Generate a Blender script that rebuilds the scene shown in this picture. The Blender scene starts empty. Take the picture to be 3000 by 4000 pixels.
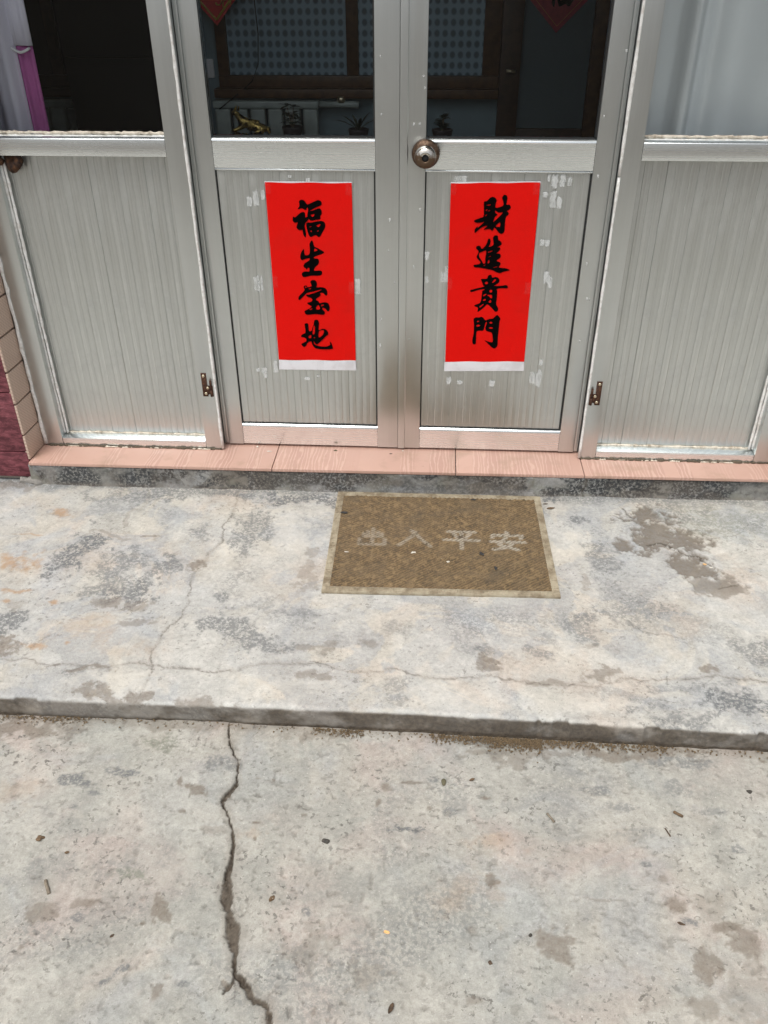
import bpy, bmesh, math, random
import numpy as np
from mathutils import Matrix, Vector
from mathutils.geometry import tessellate_polygon

random.seed(7)
scene = bpy.context.scene
col = scene.collection

# ------------------------------------------------------------------ camera
CAM = Vector((0.0692, -2.3965, 1.3417))
PITCH, YAW, ROLL = 0.58582, -0.06118, -0.00444
fw = Vector((math.sin(YAW) * math.cos(PITCH), math.cos(YAW) * math.cos(PITCH), -math.sin(PITCH)))
rt = Vector((math.cos(YAW), -math.sin(YAW), 0))
up = rt.cross(fw)
r2 = rt * math.cos(ROLL) + up * math.sin(ROLL)
u2 = -rt * math.sin(ROLL) + up * math.cos(ROLL)
cam_data = bpy.data.cameras.new('camera')
cam = bpy.data.objects.new('camera', cam_data)
col.objects.link(cam)
m = Matrix((r2, u2, -fw)).transposed().to_4x4()
m.translation = CAM
cam.matrix_world = m
cam_data.sensor_fit = 'VERTICAL'
cam_data.sensor_height = 36
cam_data.lens = 36 * 3300 / 4000
cam_data.clip_start = 0.02
cam_data.clip_end = 1000
scene.camera = cam

# ------------------------------------------------------------------ sky, sun, exposure
SUN_ELEV, SUN_AZ = math.radians(66), math.radians(208)   # azimuth from +Y, clockwise
world = bpy.data.worlds.new('World')
scene.world = world
world.use_nodes = True
wn = world.node_tree.nodes
wl = world.node_tree.links
wn.clear()
sky = wn.new('ShaderNodeTexSky')
sky.sky_type = 'NISHITA'
sky.sun_disc = False
sky.sun_elevation = SUN_ELEV
sky.sun_rotation = SUN_AZ
sky.air_density = 1.0
sky.dust_density = 6.0
sky.ozone_density = 1.0
hs = wn.new('ShaderNodeHueSaturation')          # overcast: the blue washed out of the sky
hs.inputs['Saturation'].default_value = 0.30
bg = wn.new('ShaderNodeBackground')
bg.inputs['Strength'].default_value = 0.115
wo = wn.new('ShaderNodeOutputWorld')
wl.new(sky.outputs[0], hs.inputs['Color'])
wl.new(hs.outputs[0], bg.inputs['Color'])
wl.new(bg.outputs[0], wo.inputs['Surface'])

sun_data = bpy.data.lights.new('sun', 'SUN')
sun_data.energy = 1.15
sun_data.angle = math.radians(30)
sun_data.color = (1.0, 0.995, 0.945)
sun = bpy.data.objects.new('sun', sun_data)
col.objects.link(sun)
sd = Vector((math.sin(SUN_AZ) * math.cos(SUN_ELEV), math.cos(SUN_AZ) * math.cos(SUN_ELEV), math.sin(SUN_ELEV)))
sun.rotation_euler = sd.to_track_quat('Z', 'Y').to_euler()
sun.location = (0, -3, 6)

vs = scene.view_settings
vs.view_transform = 'Standard'
vs.look = 'None'
vs.gamma = 1
vs.use_curve_mapping = False
vs.exposure = 0.52

# levels: door leaf faces stand on Y = 0, door foot on Z = 0
TILE_Z, LAND_Z, GROUND_Z = -0.006, -0.0846, -0.1457

# ------------------------------------------------------------------ measured outlines (metres)
CHARACTERS = {
    'fu': [[[(-0.314, 0.7466), (-0.3088, 0.7552), (-0.309, 0.7677), (-0.3023, 0.7721), (-0.2941, 0.7696), (-0.2882, 0.7608), (-0.2817, 0.7612), (-0.2628, 0.7695), (-0.2554, 0.7717), (-0.2482, 0.7683), (-0.2462, 0.7621), (-0.2505, 0.7568), (-0.2637, 0.7513), (-0.2789, 0.7434), (-0.2799, 0.7422), (-0.2734, 0.7431), (-0.2583, 0.749), (-0.2518, 0.7491), (-0.2475, 0.7425), (-0.2478, 0.7345), (-0.2518, 0.729), (-0.2522, 0.7209), (-0.2653, 0.7181), (-0.2785, 0.7161), (-0.2856, 0.7223), (-0.288, 0.7304), (-0.2853, 0.7448), (-0.2868, 0.7519), (-0.2918, 0.7447), (-0.2964, 0.7465), (-0.3027, 0.7491)], [(-0.2786, 0.7314), (-0.2701, 0.7342), (-0.2684, 0.7315), (-0.2733, 0.7261)]], [[(-0.3297, 0.7191), (-0.3283, 0.7264), (-0.3246, 0.725), (-0.3208, 0.7256), (-0.3091, 0.7356), (-0.3014, 0.7393), (-0.2959, 0.7384), (-0.294, 0.7322), (-0.2939, 0.725), (-0.2863, 0.7268), (-0.2848, 0.7196), (-0.2937, 0.7105), (-0.297, 0.7013), (-0.2958, 0.6904), (-0.2944, 0.6812), (-0.2955, 0.6711), (-0.2987, 0.671), (-0.3021, 0.6774), (-0.3035, 0.6866), (-0.3042, 0.6903), (-0.3137, 0.6898), (-0.3199, 0.6956), (-0.3196, 0.7011), (-0.3162, 0.7102), (-0.3237, 0.7101), (-0.3291, 0.7137)]], [[(-0.292, 0.7087), (-0.2862, 0.7115), (-0.2806, 0.7106), (-0.2712, 0.7126), (-0.2543, 0.7155), (-0.245, 0.7147), (-0.2396, 0.7093), (-0.239, 0.7011), (-0.2422, 0.6929), (-0.2482, 0.6836), (-0.2543, 0.6734), (-0.2601, 0.6715), (-0.2655, 0.6761), (-0.2712, 0.6751), (-0.277, 0.6722), (-0.2827, 0.6712), (-0.2862, 0.6758), (-0.2895, 0.685), (-0.2917, 0.6959)], [(-0.2841, 0.6988), (-0.2793, 0.7012), (-0.2784, 0.6997), (-0.2823, 0.6975)], [(-0.2642, 0.7026), (-0.2546, 0.7073), (-0.2529, 0.7046), (-0.2578, 0.6991)], [(-0.2822, 0.6878), (-0.278, 0.6891), (-0.2772, 0.6869), (-0.2801, 0.6847)], [(-0.263, 0.688), (-0.2582, 0.6903), (-0.2583, 0.6881), (-0.2612, 0.6862)]]],
    'sheng': [[[(-0.2794, 0.6614), (-0.2755, 0.6565), (-0.2727, 0.6444), (-0.2634, 0.6398), (-0.2505, 0.6325), (-0.2454, 0.6282), (-0.2528, 0.623), (-0.2742, 0.6151), (-0.2744, 0.6108), (-0.2649, 0.6096), (-0.2613, 0.6049), (-0.2627, 0.5953), (-0.2697, 0.5885), (-0.2748, 0.5826), (-0.2762, 0.5749), (-0.2626, 0.5757), (-0.255, 0.5742), (-0.2537, 0.5685), (-0.2565, 0.5626), (-0.2672, 0.5605), (-0.2865, 0.5602), (-0.3042, 0.556), (-0.3109, 0.5579), (-0.313, 0.5647), (-0.3092, 0.5705), (-0.3013, 0.5726), (-0.2917, 0.5722), (-0.2899, 0.5776), (-0.2911, 0.5834), (-0.295, 0.5823), (-0.2982, 0.5775), (-0.2999, 0.5813), (-0.3046, 0.5841), (-0.3065, 0.5899), (-0.3019, 0.5966), (-0.29, 0.6045), (-0.2881, 0.6111), (-0.3013, 0.6081), (-0.3101, 0.6051), (-0.3145, 0.6108), (-0.3135, 0.6212), (-0.3096, 0.6298), (-0.3031, 0.6365), (-0.3025, 0.627), (-0.2997, 0.6195), (-0.2881, 0.6225), (-0.2859, 0.6386), (-0.286, 0.6517)], [(-0.272, 0.6388), (-0.2655, 0.636), (-0.2647, 0.6332), (-0.2734, 0.6308)]]],
    'bao': [[[(-0.2894, 0.5421), (-0.2843, 0.5471), (-0.2766, 0.5472), (-0.271, 0.5414), (-0.2704, 0.5335), (-0.2717, 0.5266), (-0.261, 0.5268), (-0.2494, 0.525), (-0.2428, 0.5192), (-0.2407, 0.5083), (-0.2436, 0.5019), (-0.2483, 0.5042), (-0.254, 0.5101), (-0.2618, 0.5089), (-0.2611, 0.504), (-0.2632, 0.4999), (-0.2723, 0.4938), (-0.2756, 0.4877), (-0.2688, 0.4848), (-0.2652, 0.4788), (-0.2513, 0.4815), (-0.2406, 0.4792), (-0.2364, 0.4702), (-0.2364, 0.4601), (-0.2406, 0.4543), (-0.2454, 0.4579), (-0.2501, 0.4629), (-0.2569, 0.4648), (-0.2581, 0.4597), (-0.2515, 0.4537), (-0.2518, 0.4455), (-0.2608, 0.4433), (-0.2786, 0.445), (-0.3046, 0.4425), (-0.3111, 0.4496), (-0.3098, 0.4547), (-0.2976, 0.461), (-0.2893, 0.4683), (-0.2989, 0.4742), (-0.3016, 0.4792), (-0.2906, 0.4824), (-0.2864, 0.4875), (-0.289, 0.4935), (-0.2996, 0.4973), (-0.3042, 0.5032), (-0.2953, 0.5044), (-0.2854, 0.5075), (-0.2694, 0.5132), (-0.2575, 0.5189), (-0.2633, 0.5188), (-0.2792, 0.5142), (-0.295, 0.5104), (-0.303, 0.5073), (-0.3113, 0.4991), (-0.3196, 0.491), (-0.3258, 0.4868), (-0.3274, 0.4918), (-0.325, 0.4989), (-0.3167, 0.507), (-0.3084, 0.5161), (-0.3081, 0.5211), (-0.3097, 0.527), (-0.3056, 0.531), (-0.2998, 0.5301), (-0.299, 0.5262), (-0.2882, 0.5283), (-0.2861, 0.5313)], [(-0.3064, 0.527), (-0.3028, 0.5283), (-0.301, 0.5256), (-0.3046, 0.5237)], [(-0.2954, 0.5217), (-0.2884, 0.5238), (-0.2885, 0.5218), (-0.2935, 0.5197)], [(-0.2755, 0.4675), (-0.2684, 0.4727), (-0.2649, 0.4636), (-0.267, 0.4595), (-0.2759, 0.4594)], [(-0.2615, 0.4728), (-0.2555, 0.475), (-0.2516, 0.473), (-0.2607, 0.4688)], [(-0.2967, 0.459), (-0.2886, 0.4628), (-0.2888, 0.4592), (-0.2938, 0.4574)]]],
    'di': [[[(-0.3131, 0.4135), (-0.307, 0.4161), (-0.3022, 0.4126), (-0.3016, 0.3928), (-0.2932, 0.393), (-0.2908, 0.4014), (-0.2862, 0.4119), (-0.2836, 0.4244), (-0.2775, 0.4276), (-0.2716, 0.4246), (-0.2701, 0.4143), (-0.272, 0.3955), (-0.2608, 0.3995), (-0.2509, 0.398), (-0.2442, 0.3897), (-0.2439, 0.3824), (-0.2497, 0.377), (-0.2624, 0.3641), (-0.2729, 0.3543), (-0.2792, 0.3499), (-0.2851, 0.353), (-0.2884, 0.3604), (-0.2887, 0.355), (-0.2853, 0.3487), (-0.2714, 0.3437), (-0.2532, 0.343), (-0.2429, 0.3464), (-0.2387, 0.3497), (-0.2394, 0.3592), (-0.2346, 0.3529), (-0.231, 0.3391), (-0.2352, 0.3358), (-0.2536, 0.3339), (-0.2738, 0.335), (-0.2859, 0.338), (-0.2934, 0.3485), (-0.296, 0.3581), (-0.3031, 0.3569), (-0.3095, 0.3514), (-0.3118, 0.346), (-0.3192, 0.3405), (-0.326, 0.3468), (-0.3257, 0.3511), (-0.3132, 0.3577), (-0.3109, 0.3631), (-0.3136, 0.3694), (-0.3245, 0.3724), (-0.3264, 0.3755), (-0.322, 0.3809), (-0.3137, 0.3852), (-0.3122, 0.3947), (-0.313, 0.4051)], [(-0.2875, 0.4056), (-0.2834, 0.4078), (-0.2846, 0.3848), (-0.2894, 0.3815), (-0.2911, 0.3867)], [(-0.3021, 0.376), (-0.2959, 0.3793), (-0.296, 0.3698), (-0.3035, 0.3696)], [(-0.2712, 0.3913), (-0.261, 0.3957), (-0.2561, 0.3937), (-0.2574, 0.3853), (-0.2638, 0.3767), (-0.2731, 0.3723)], [(-0.2887, 0.3703), (-0.2851, 0.3731), (-0.2843, 0.37), (-0.2874, 0.3689)]]],
    'cai': [[[(0.1993, 0.7715), (0.207, 0.7738), (0.2154, 0.7826), (0.2224, 0.7849), (0.2298, 0.7819), (0.2335, 0.775), (0.2317, 0.768), (0.2315, 0.7574), (0.2405, 0.7575), (0.2519, 0.7629), (0.2511, 0.7734), (0.2478, 0.7821), (0.25, 0.7882), (0.2543, 0.7908), (0.2598, 0.7883), (0.2621, 0.7822), (0.2611, 0.7718), (0.2607, 0.7648), (0.2688, 0.7648), (0.2729, 0.7588), (0.2707, 0.7526), (0.2638, 0.7481), (0.2687, 0.7428), (0.2673, 0.7375), (0.2622, 0.733), (0.2607, 0.7241), (0.2605, 0.708), (0.2599, 0.6917), (0.2529, 0.6865), (0.2453, 0.6897), (0.2374, 0.6987), (0.2316, 0.7031), (0.2301, 0.6977), (0.2257, 0.6949), (0.219, 0.6993), (0.2026, 0.6973), (0.2121, 0.7065), (0.2075, 0.7073), (0.195, 0.7018), (0.1802, 0.6885), (0.1781, 0.6916), (0.1787, 0.698), (0.1856, 0.7062), (0.1867, 0.7026), (0.2032, 0.7181), (0.1942, 0.7162), (0.1814, 0.7157), (0.1753, 0.7195), (0.1773, 0.7231), (0.1916, 0.7287), (0.2004, 0.7332), (0.2003, 0.7501)], [(0.2067, 0.7633), (0.2174, 0.7657), (0.2167, 0.7626), (0.2095, 0.7616)], [(0.2052, 0.7501), (0.2092, 0.7524), (0.2102, 0.7505), (0.2064, 0.7475)], [(0.2113, 0.7475), (0.2157, 0.7502), (0.2173, 0.7485), (0.2132, 0.7467)], [(0.2043, 0.735), (0.2083, 0.7386), (0.2093, 0.736), (0.2058, 0.7338)], [(0.2307, 0.7486), (0.234, 0.7478), (0.2415, 0.7434), (0.2524, 0.7436), (0.239, 0.7283), (0.2278, 0.7183), (0.2293, 0.7237), (0.2323, 0.7327), (0.2383, 0.7381), (0.2325, 0.7424)], [(0.235, 0.7068), (0.2461, 0.7177), (0.2477, 0.7078), (0.2452, 0.7051)]]],
    'jin': [[[(0.2163, 0.6702), (0.2198, 0.673), (0.2237, 0.6694), (0.2235, 0.6583), (0.2194, 0.65), (0.2321, 0.6548), (0.232, 0.664), (0.2302, 0.6749), (0.2331, 0.6805), (0.2385, 0.6823), (0.2433, 0.6797), (0.2453, 0.6696), (0.2506, 0.667), (0.2551, 0.6615), (0.2542, 0.656), (0.2445, 0.6494), (0.251, 0.6485), (0.2527, 0.6439), (0.2473, 0.6364), (0.2429, 0.6317), (0.2514, 0.6313), (0.2551, 0.6263), (0.254, 0.6197), (0.2452, 0.613), (0.2473, 0.6093), (0.255, 0.6065), (0.2563, 0.6009), (0.2521, 0.5942), (0.2561, 0.5914), (0.2731, 0.5898), (0.2838, 0.5852), (0.2755, 0.5822), (0.2663, 0.5801), (0.2572, 0.5762), (0.2476, 0.5779), (0.236, 0.5835), (0.2188, 0.5871), (0.1997, 0.5906), (0.1837, 0.5919), (0.1806, 0.596), (0.1833, 0.5989), (0.1954, 0.601), (0.1997, 0.6067), (0.1927, 0.6141), (0.1877, 0.6206), (0.1884, 0.6244), (0.1917, 0.6319), (0.1917, 0.6385), (0.1854, 0.6449), (0.1855, 0.6495), (0.1905, 0.6527), (0.1961, 0.6515), (0.2012, 0.6442), (0.2109, 0.6536), (0.2149, 0.6628)], [(0.1945, 0.632), (0.2017, 0.6358), (0.2117, 0.6397), (0.2139, 0.6341), (0.2122, 0.6172), (0.2129, 0.6059), (0.2084, 0.6021), (0.2023, 0.6115), (0.1951, 0.6217)], [(0.2185, 0.636), (0.2303, 0.6399), (0.2296, 0.6371), (0.2205, 0.6338)], [(0.2212, 0.6221), (0.2267, 0.6244), (0.2277, 0.6225), (0.2222, 0.6211)], [(0.2201, 0.6098), (0.2227, 0.6132), (0.2249, 0.6089), (0.2233, 0.6042), (0.2199, 0.6042)], [(0.2358, 0.5921), (0.2465, 0.5947), (0.2484, 0.5932), (0.2373, 0.5911)], [(0.2087, 0.5974), (0.2133, 0.5993), (0.2135, 0.5969), (0.2098, 0.5961)]]],
    'gui': [[[(0.2229, 0.5665), (0.2274, 0.5708), (0.2331, 0.5696), (0.2354, 0.5629), (0.2448, 0.5646), (0.2525, 0.5622), (0.2568, 0.5555), (0.2545, 0.5477), (0.2464, 0.5418), (0.2428, 0.5388), (0.2617, 0.5391), (0.2768, 0.5413), (0.2819, 0.5365), (0.2794, 0.5322), (0.2641, 0.5323), (0.251, 0.5292), (0.2525, 0.5224), (0.2529, 0.5027), (0.2522, 0.4848), (0.2577, 0.4749), (0.2589, 0.4669), (0.2557, 0.4628), (0.2499, 0.4627), (0.2395, 0.4736), (0.2293, 0.4824), (0.2245, 0.4823), (0.2163, 0.4731), (0.2016, 0.4608), (0.1991, 0.4638), (0.1999, 0.4729), (0.191, 0.4767), (0.1889, 0.4797), (0.1964, 0.4838), (0.2039, 0.4869), (0.2074, 0.494), (0.2085, 0.5078), (0.2095, 0.5216), (0.2113, 0.5246), (0.2168, 0.5286), (0.2035, 0.5274), (0.1791, 0.5196), (0.1751, 0.5221), (0.1768, 0.526), (0.1956, 0.5312), (0.2144, 0.5364), (0.2103, 0.5402), (0.2084, 0.547), (0.2036, 0.5576), (0.213, 0.5587), (0.2205, 0.5598)], [(0.2156, 0.5481), (0.222, 0.5511), (0.2243, 0.5453), (0.2178, 0.5433)], [(0.2367, 0.5494), (0.2415, 0.5572), (0.2472, 0.5573), (0.2438, 0.5514), (0.2374, 0.5475)], [(0.2295, 0.5239), (0.234, 0.5279), (0.238, 0.5251), (0.2373, 0.5201), (0.2327, 0.5185)], [(0.2131, 0.5109), (0.2195, 0.5149), (0.2225, 0.513), (0.2142, 0.5075)], [(0.2245, 0.5111), (0.2292, 0.5125), (0.2379, 0.5113), (0.2385, 0.5024), (0.2337, 0.5033), (0.2305, 0.5072)], [(0.213, 0.496), (0.2195, 0.5001), (0.2207, 0.4962), (0.2151, 0.4941)], [(0.2296, 0.4914), (0.235, 0.4974), (0.2374, 0.4905), (0.2327, 0.4884)], [(0.2045, 0.4769), (0.2137, 0.4841), (0.2157, 0.4831), (0.2066, 0.474)]]],
    'men': [[[(0.1893, 0.4383), (0.1958, 0.4435), (0.2045, 0.4436), (0.2112, 0.4458), (0.2183, 0.4419), (0.2245, 0.4349), (0.234, 0.4391), (0.2455, 0.4413), (0.2564, 0.4517), (0.2636, 0.4468), (0.2676, 0.4397), (0.2656, 0.4326), (0.2651, 0.412), (0.2643, 0.3809), (0.265, 0.3578), (0.2577, 0.3482), (0.2497, 0.3501), (0.2412, 0.3574), (0.2328, 0.3656), (0.2254, 0.3728), (0.2366, 0.3688), (0.2494, 0.3681), (0.2483, 0.3848), (0.2445, 0.3972), (0.2345, 0.4001), (0.2264, 0.4051), (0.2257, 0.4154), (0.2289, 0.4278), (0.2253, 0.4287), (0.2221, 0.4112), (0.2187, 0.4029), (0.2108, 0.4027), (0.2011, 0.4005), (0.1999, 0.388), (0.2002, 0.365), (0.1975, 0.3596), (0.1915, 0.3606), (0.1891, 0.3689), (0.1895, 0.3794), (0.1917, 0.3941), (0.1912, 0.4209)], [(0.1994, 0.4303), (0.2022, 0.4334), (0.2062, 0.4314), (0.2015, 0.4293)], [(0.1982, 0.418), (0.2039, 0.4216), (0.2099, 0.4182), (0.2023, 0.415)], [(0.2357, 0.4279), (0.2404, 0.4311), (0.2454, 0.4281), (0.2408, 0.4249)], [(0.2348, 0.4115), (0.2414, 0.4147), (0.2485, 0.4117), (0.2418, 0.4091)]]],
}
PAPER_A = [(-0.4006, 0.8161), (-0.1619, 0.8166), (-0.1625, 0.2985), (-0.3999, 0.2955)]
MARGIN_A = [(-0.3999, 0.2955), (-0.1625, 0.2985), (-0.1613, 0.2662), (-0.4009, 0.264)]
PAPER_B = [(0.1071, 0.8186), (0.3468, 0.8229), (0.3491, 0.3059), (0.1107, 0.3)]
MARGIN_B = [(0.1083, 0.3007), (0.349, 0.3063), (0.3504, 0.276), (0.1086, 0.2699)]
SCRAPS_A = [(-0.429, 0.7753, 0.0155, 0.0469), (-0.4481, 0.7652, 0.0156, 0.0273), (-0.4091, 0.7816, 0.0116, 0.027), (-0.4477, 0.5326, 0.0192, 0.0497), (-0.4326, 0.5342, 0.0068, 0.0469), (-0.1516, 0.5291, 0.0162, 0.0467), (-0.3311, 0.832, 0.0102, 0.0072), (-0.2808, 0.8241, 0.0127, 0.0096), (-0.4115, 0.2729, 0.0157, 0.0402), (-0.4484, 0.2587, 0.0189, 0.0202), (-0.4671, 0.2603, 0.0126, 0.0135), (-0.4466, 0.2419, 0.0126, 0.017), (-0.2799, 0.2443, 0.01, 0.0068), (-0.3149, 0.2347, 0.0189, 0.0109)]
SCRAPS_B = [(0.3689, 0.8346, 0.0077, 0.0206), (0.3852, 0.8259, 0.0185, 0.0384), (0.4064, 0.829, 0.0154, 0.0354), (0.4254, 0.8248, 0.0123, 0.0236), (0.3855, 0.7795, 0.0187, 0.0453), (0.4036, 0.7706, 0.014, 0.0334), (0.3641, 0.7914, 0.0155, 0.015), (0.3675, 0.6626, 0.0128, 0.0192), (0.3821, 0.6612, 0.0128, 0.0192), (0.3887, 0.5647, 0.0147, 0.0368), (0.3999, 0.5515, 0.0148, 0.037), (0.0474, 0.621, 0.0131, 0.0262), (0.0938, 0.5602, 0.0149, 0.0303), (0.1044, 0.5704, 0.0099, 0.0503), (0.0491, 0.5527, 0.01, 0.0203), (0.1327, 0.8296, 0.0373, 0.0178), (0.3999, 0.304, 0.012, 0.0195), (0.3778, 0.2508, 0.0182, 0.0399), (0.3972, 0.2512, 0.0182, 0.0599), (0.1241, 0.2382, 0.0154, 0.0269), (0.1583, 0.2323, 0.0185, 0.0135), (0.2569, 0.2312, 0.0184, 0.0202)]
LANDING_STAINS = [('d', -0.935, -0.538, 0.0458, 0.1072, 1, 0), ('d', -0.902, -0.48, 0.06, 0.0446, 1, 0), ('d', -0.803, -0.595, 0.0575, 0.0924, 0.7, 0), ('d', -0.723, -0.661, 0.0934, 0.0536, 0.9, 0), ('d', -0.665, -0.577, 0.0449, 0.0622, 0.8, 0), ('d', -0.442, -0.796, 0.0823, 0.0394, 0.8, 0), ('d', -0.347, -0.826, 0.0927, 0.0384, 0.8, 0), ('b', -0.204, -0.848, 0.0629, 0.0209, 0.6, 0), ('d', -0.445, -0.374, 0.0479, 0.1188, 0.75, 0), ('d', -0.59, -0.406, 0.0272, 0.0349, 0.6, 0), ('d', -0.987, -0.817, 0.0414, 0.0436, 0.9, 0), ('b', -0.957, -0.885, 0.0345, 0.0413, 0.9, 0), ('d', -0.752, -0.979, 0.0496, 0.0228, 0.6, 0), ('b', -0.671, -1.053, 0.0852, 0.0214, 0.8, 0), ('b', -0.58, -1.048, 0.0319, 0.0214, 0.9, 0), ('b', -0.385, -1.076, 0.0784, 0.0208, 0.7, 0), ('d', -0.657, -0.187, 0.2407, 0.0296, 0.8, 0), ('d', -0.312, -0.189, 0.1158, 0.0374, 1, 0), ('d', -0.913, -0.201, 0.1461, 0.0335, 0.6, 0), ('b', -0.762, -0.717, 0.0427, 0.0281, 0.7, 0), ('d', -0.477, -0.692, 0.0245, 0.0208, 0.8, 0), ('b', -0.678, -0.727, 0.0364, 0.0232, 0.6, 0), ('b', -0.577, -0.54, 0.0272, 0.0233, 1, 0), ('b', -0.252, -0.533, 0.0226, 0.0954, 0.5, 0), ('b', -0.19, -0.956, 0.0328, 0.0191, 0.7, 0), ('b', -0.056, -0.84, 0.02, 0.0167, 0.5, 0), ('d', -0.33, -0.689, 0.0366, 0.0379, 0.4, 0), ('d', -0.256, -0.732, 0.036, 0.0183, 0.5, 0), ('r', -1.047, -0.307, 0.0248, 0.0226, 1, 0), ('r', -1.066, -0.577, 0.0647, 0.0418, 0.9, 0), ('r', -1.019, -0.692, 0.0372, 0.0096, 1, 0), ('r', -0.904, -0.72, 0.0135, 0.0112, 1, 0), ('r', -1.037, -0.732, 0.0122, 0.0112, 1, 0), ('r', -0.885, -0.881, 0.0345, 0.0132, 0.9, 0), ('r', -0.812, -0.881, 0.0086, 0.0066, 1, 0), ('r', -0.765, -0.831, 0.0877, 0.0429, 0.35, 0), ('r', -0.656, -0.877, 0.0916, 0.033, 0.25, 0), ('b', -0.889, -0.422, 0.0952, 0.0093, 0.5, 0), ('b', -0.732, -0.416, 0.0272, 0.0058, 0.8, 0), ('b', -0.827, -0.333, 0.0098, 0.086, 0.35, 0), ('d', -0.913, -0.287, 0.064, 0.0507, 0.3, 0), ('b', -0.996, -0.753, 0.0364, 0.0275, 0.4, 0), ('b', -0.728, -0.97, 0.0773, 0.0077, 0.8, 0), ('d', -0.096, -0.838, 0.1145, 0.042, 0.25, 0), ('b', -1.255, -0.171, 0.0669, 0.0247, 0.6, 0), ('r', -1.086, -0.432, 0.0476, 0.0058, 0.7, 0), ('b', -0.659, -0.79, 0.0415, 0.0106, 0.6, 0), ('p', -0.334, -0.38, 0.1089, 0.1536, 0.6, 0), ('p', -0.649, -1.004, 0.1358, 0.0334, 0.7, 0), ('p', -0.487, -0.469, 0.0398, 0.0445, 0.6, 0), ('p', -0.266, -0.998, 0.1617, 0.0296, 0.5, 0), ('b', 0.725, -0.219, 0.0701, 0.0449, 0.9, 0), ('b', 0.756, -0.334, 0.0876, 0.0654, 1, 0), ('b', 0.641, -0.38, 0.0299, 0.0323, 0.9, 0), ('b', 0.801, -0.482, 0.0576, 0.0451, 1.1, 0), ('b', 0.82, -0.371, 0.0465, 0.0463, 0.9, 0), ('b', 0.863, -0.556, 0.0622, 0.0305, 0.7, 0), ('b', 0.803, -0.549, 0.0437, 0.0307, 0.6, 0), ('g', 0.909, -0.253, 0.1587, 0.0938, 0.7, 0), ('d', 0.565, -0.446, 0.0586, 0.0498, 0.7, 0), ('b', 0.227, -0.89, 0.025, 0.0303, 1, 0), ('d', 0.223, -0.845, 0.0283, 0.0207, 0.6, 0), ('b', 0.487, -0.918, 0.0491, 0.031, 0.8, 0), ('b', 0.352, -0.964, 0.0698, 0.0165, 0.7, 0), ('d', 0.34, -0.855, 0.0337, 0.0164, 0.6, 0), ('d', 0.799, -1.007, 0.0833, 0.0392, 1, 0), ('d', 0.632, -1.041, 0.0876, 0.0313, 0.7, 0), ('d', 0.881, -0.801, 0.0566, 0.0506, 0.7, 0), ('b', 0.749, -0.882, 0.0198, 0.0143, 1, 0), ('d', 0.615, -0.693, 0.0713, 0.0508, 0.6, 0), ('d', 0.469, -0.773, 0.0405, 0.0567, 0.6, 0), ('d', 0.018, -0.974, 0.0432, 0.0224, 0.5, 0), ('d', 0.015, -1.019, 0.0318, 0.018, 0.5, 0), ('d', 0.494, -0.167, 0.0501, 0.0266, 1, 0), ('d', 0.53, -0.267, 0.0242, 0.0175, 0.9, 0), ('d', 0.576, -0.611, 0.086, 0.059, 0.35, 0), ('d', 0.706, -0.707, 0.0944, 0.0639, 0.3, 0), ('d', 0.783, -0.747, 0.0696, 0.0618, 0.35, 0), ('b', 0.497, -0.565, 0.0125, 0.0305, 0.5, 0), ('d', 0.368, -0.8, 0.0287, 0.0214, 0.45, 0), ('d', 0.01, -0.789, 0.0349, 0.0261, 0.4, 0), ('b', 0.479, -0.823, 0.0227, 0.01, 0.5, 0), ('d', 0.771, -0.198, 0.1127, 0.0455, 0.5, 0), ('p', 0.49, -0.472, 0.0388, 0.1747, 0.5, 0), ('p', 0.168, -1.01, 0.1588, 0.0361, 0.5, 0), ('p', 0.429, -1.024, 0.1044, 0.0284, 0.5, 0), ('d', 0.681, -0.938, 0.1076, 0.019, 0.45, 0), ('d', 0.56, -0.989, 0.1057, 0.0219, 0.4, 0)]
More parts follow.
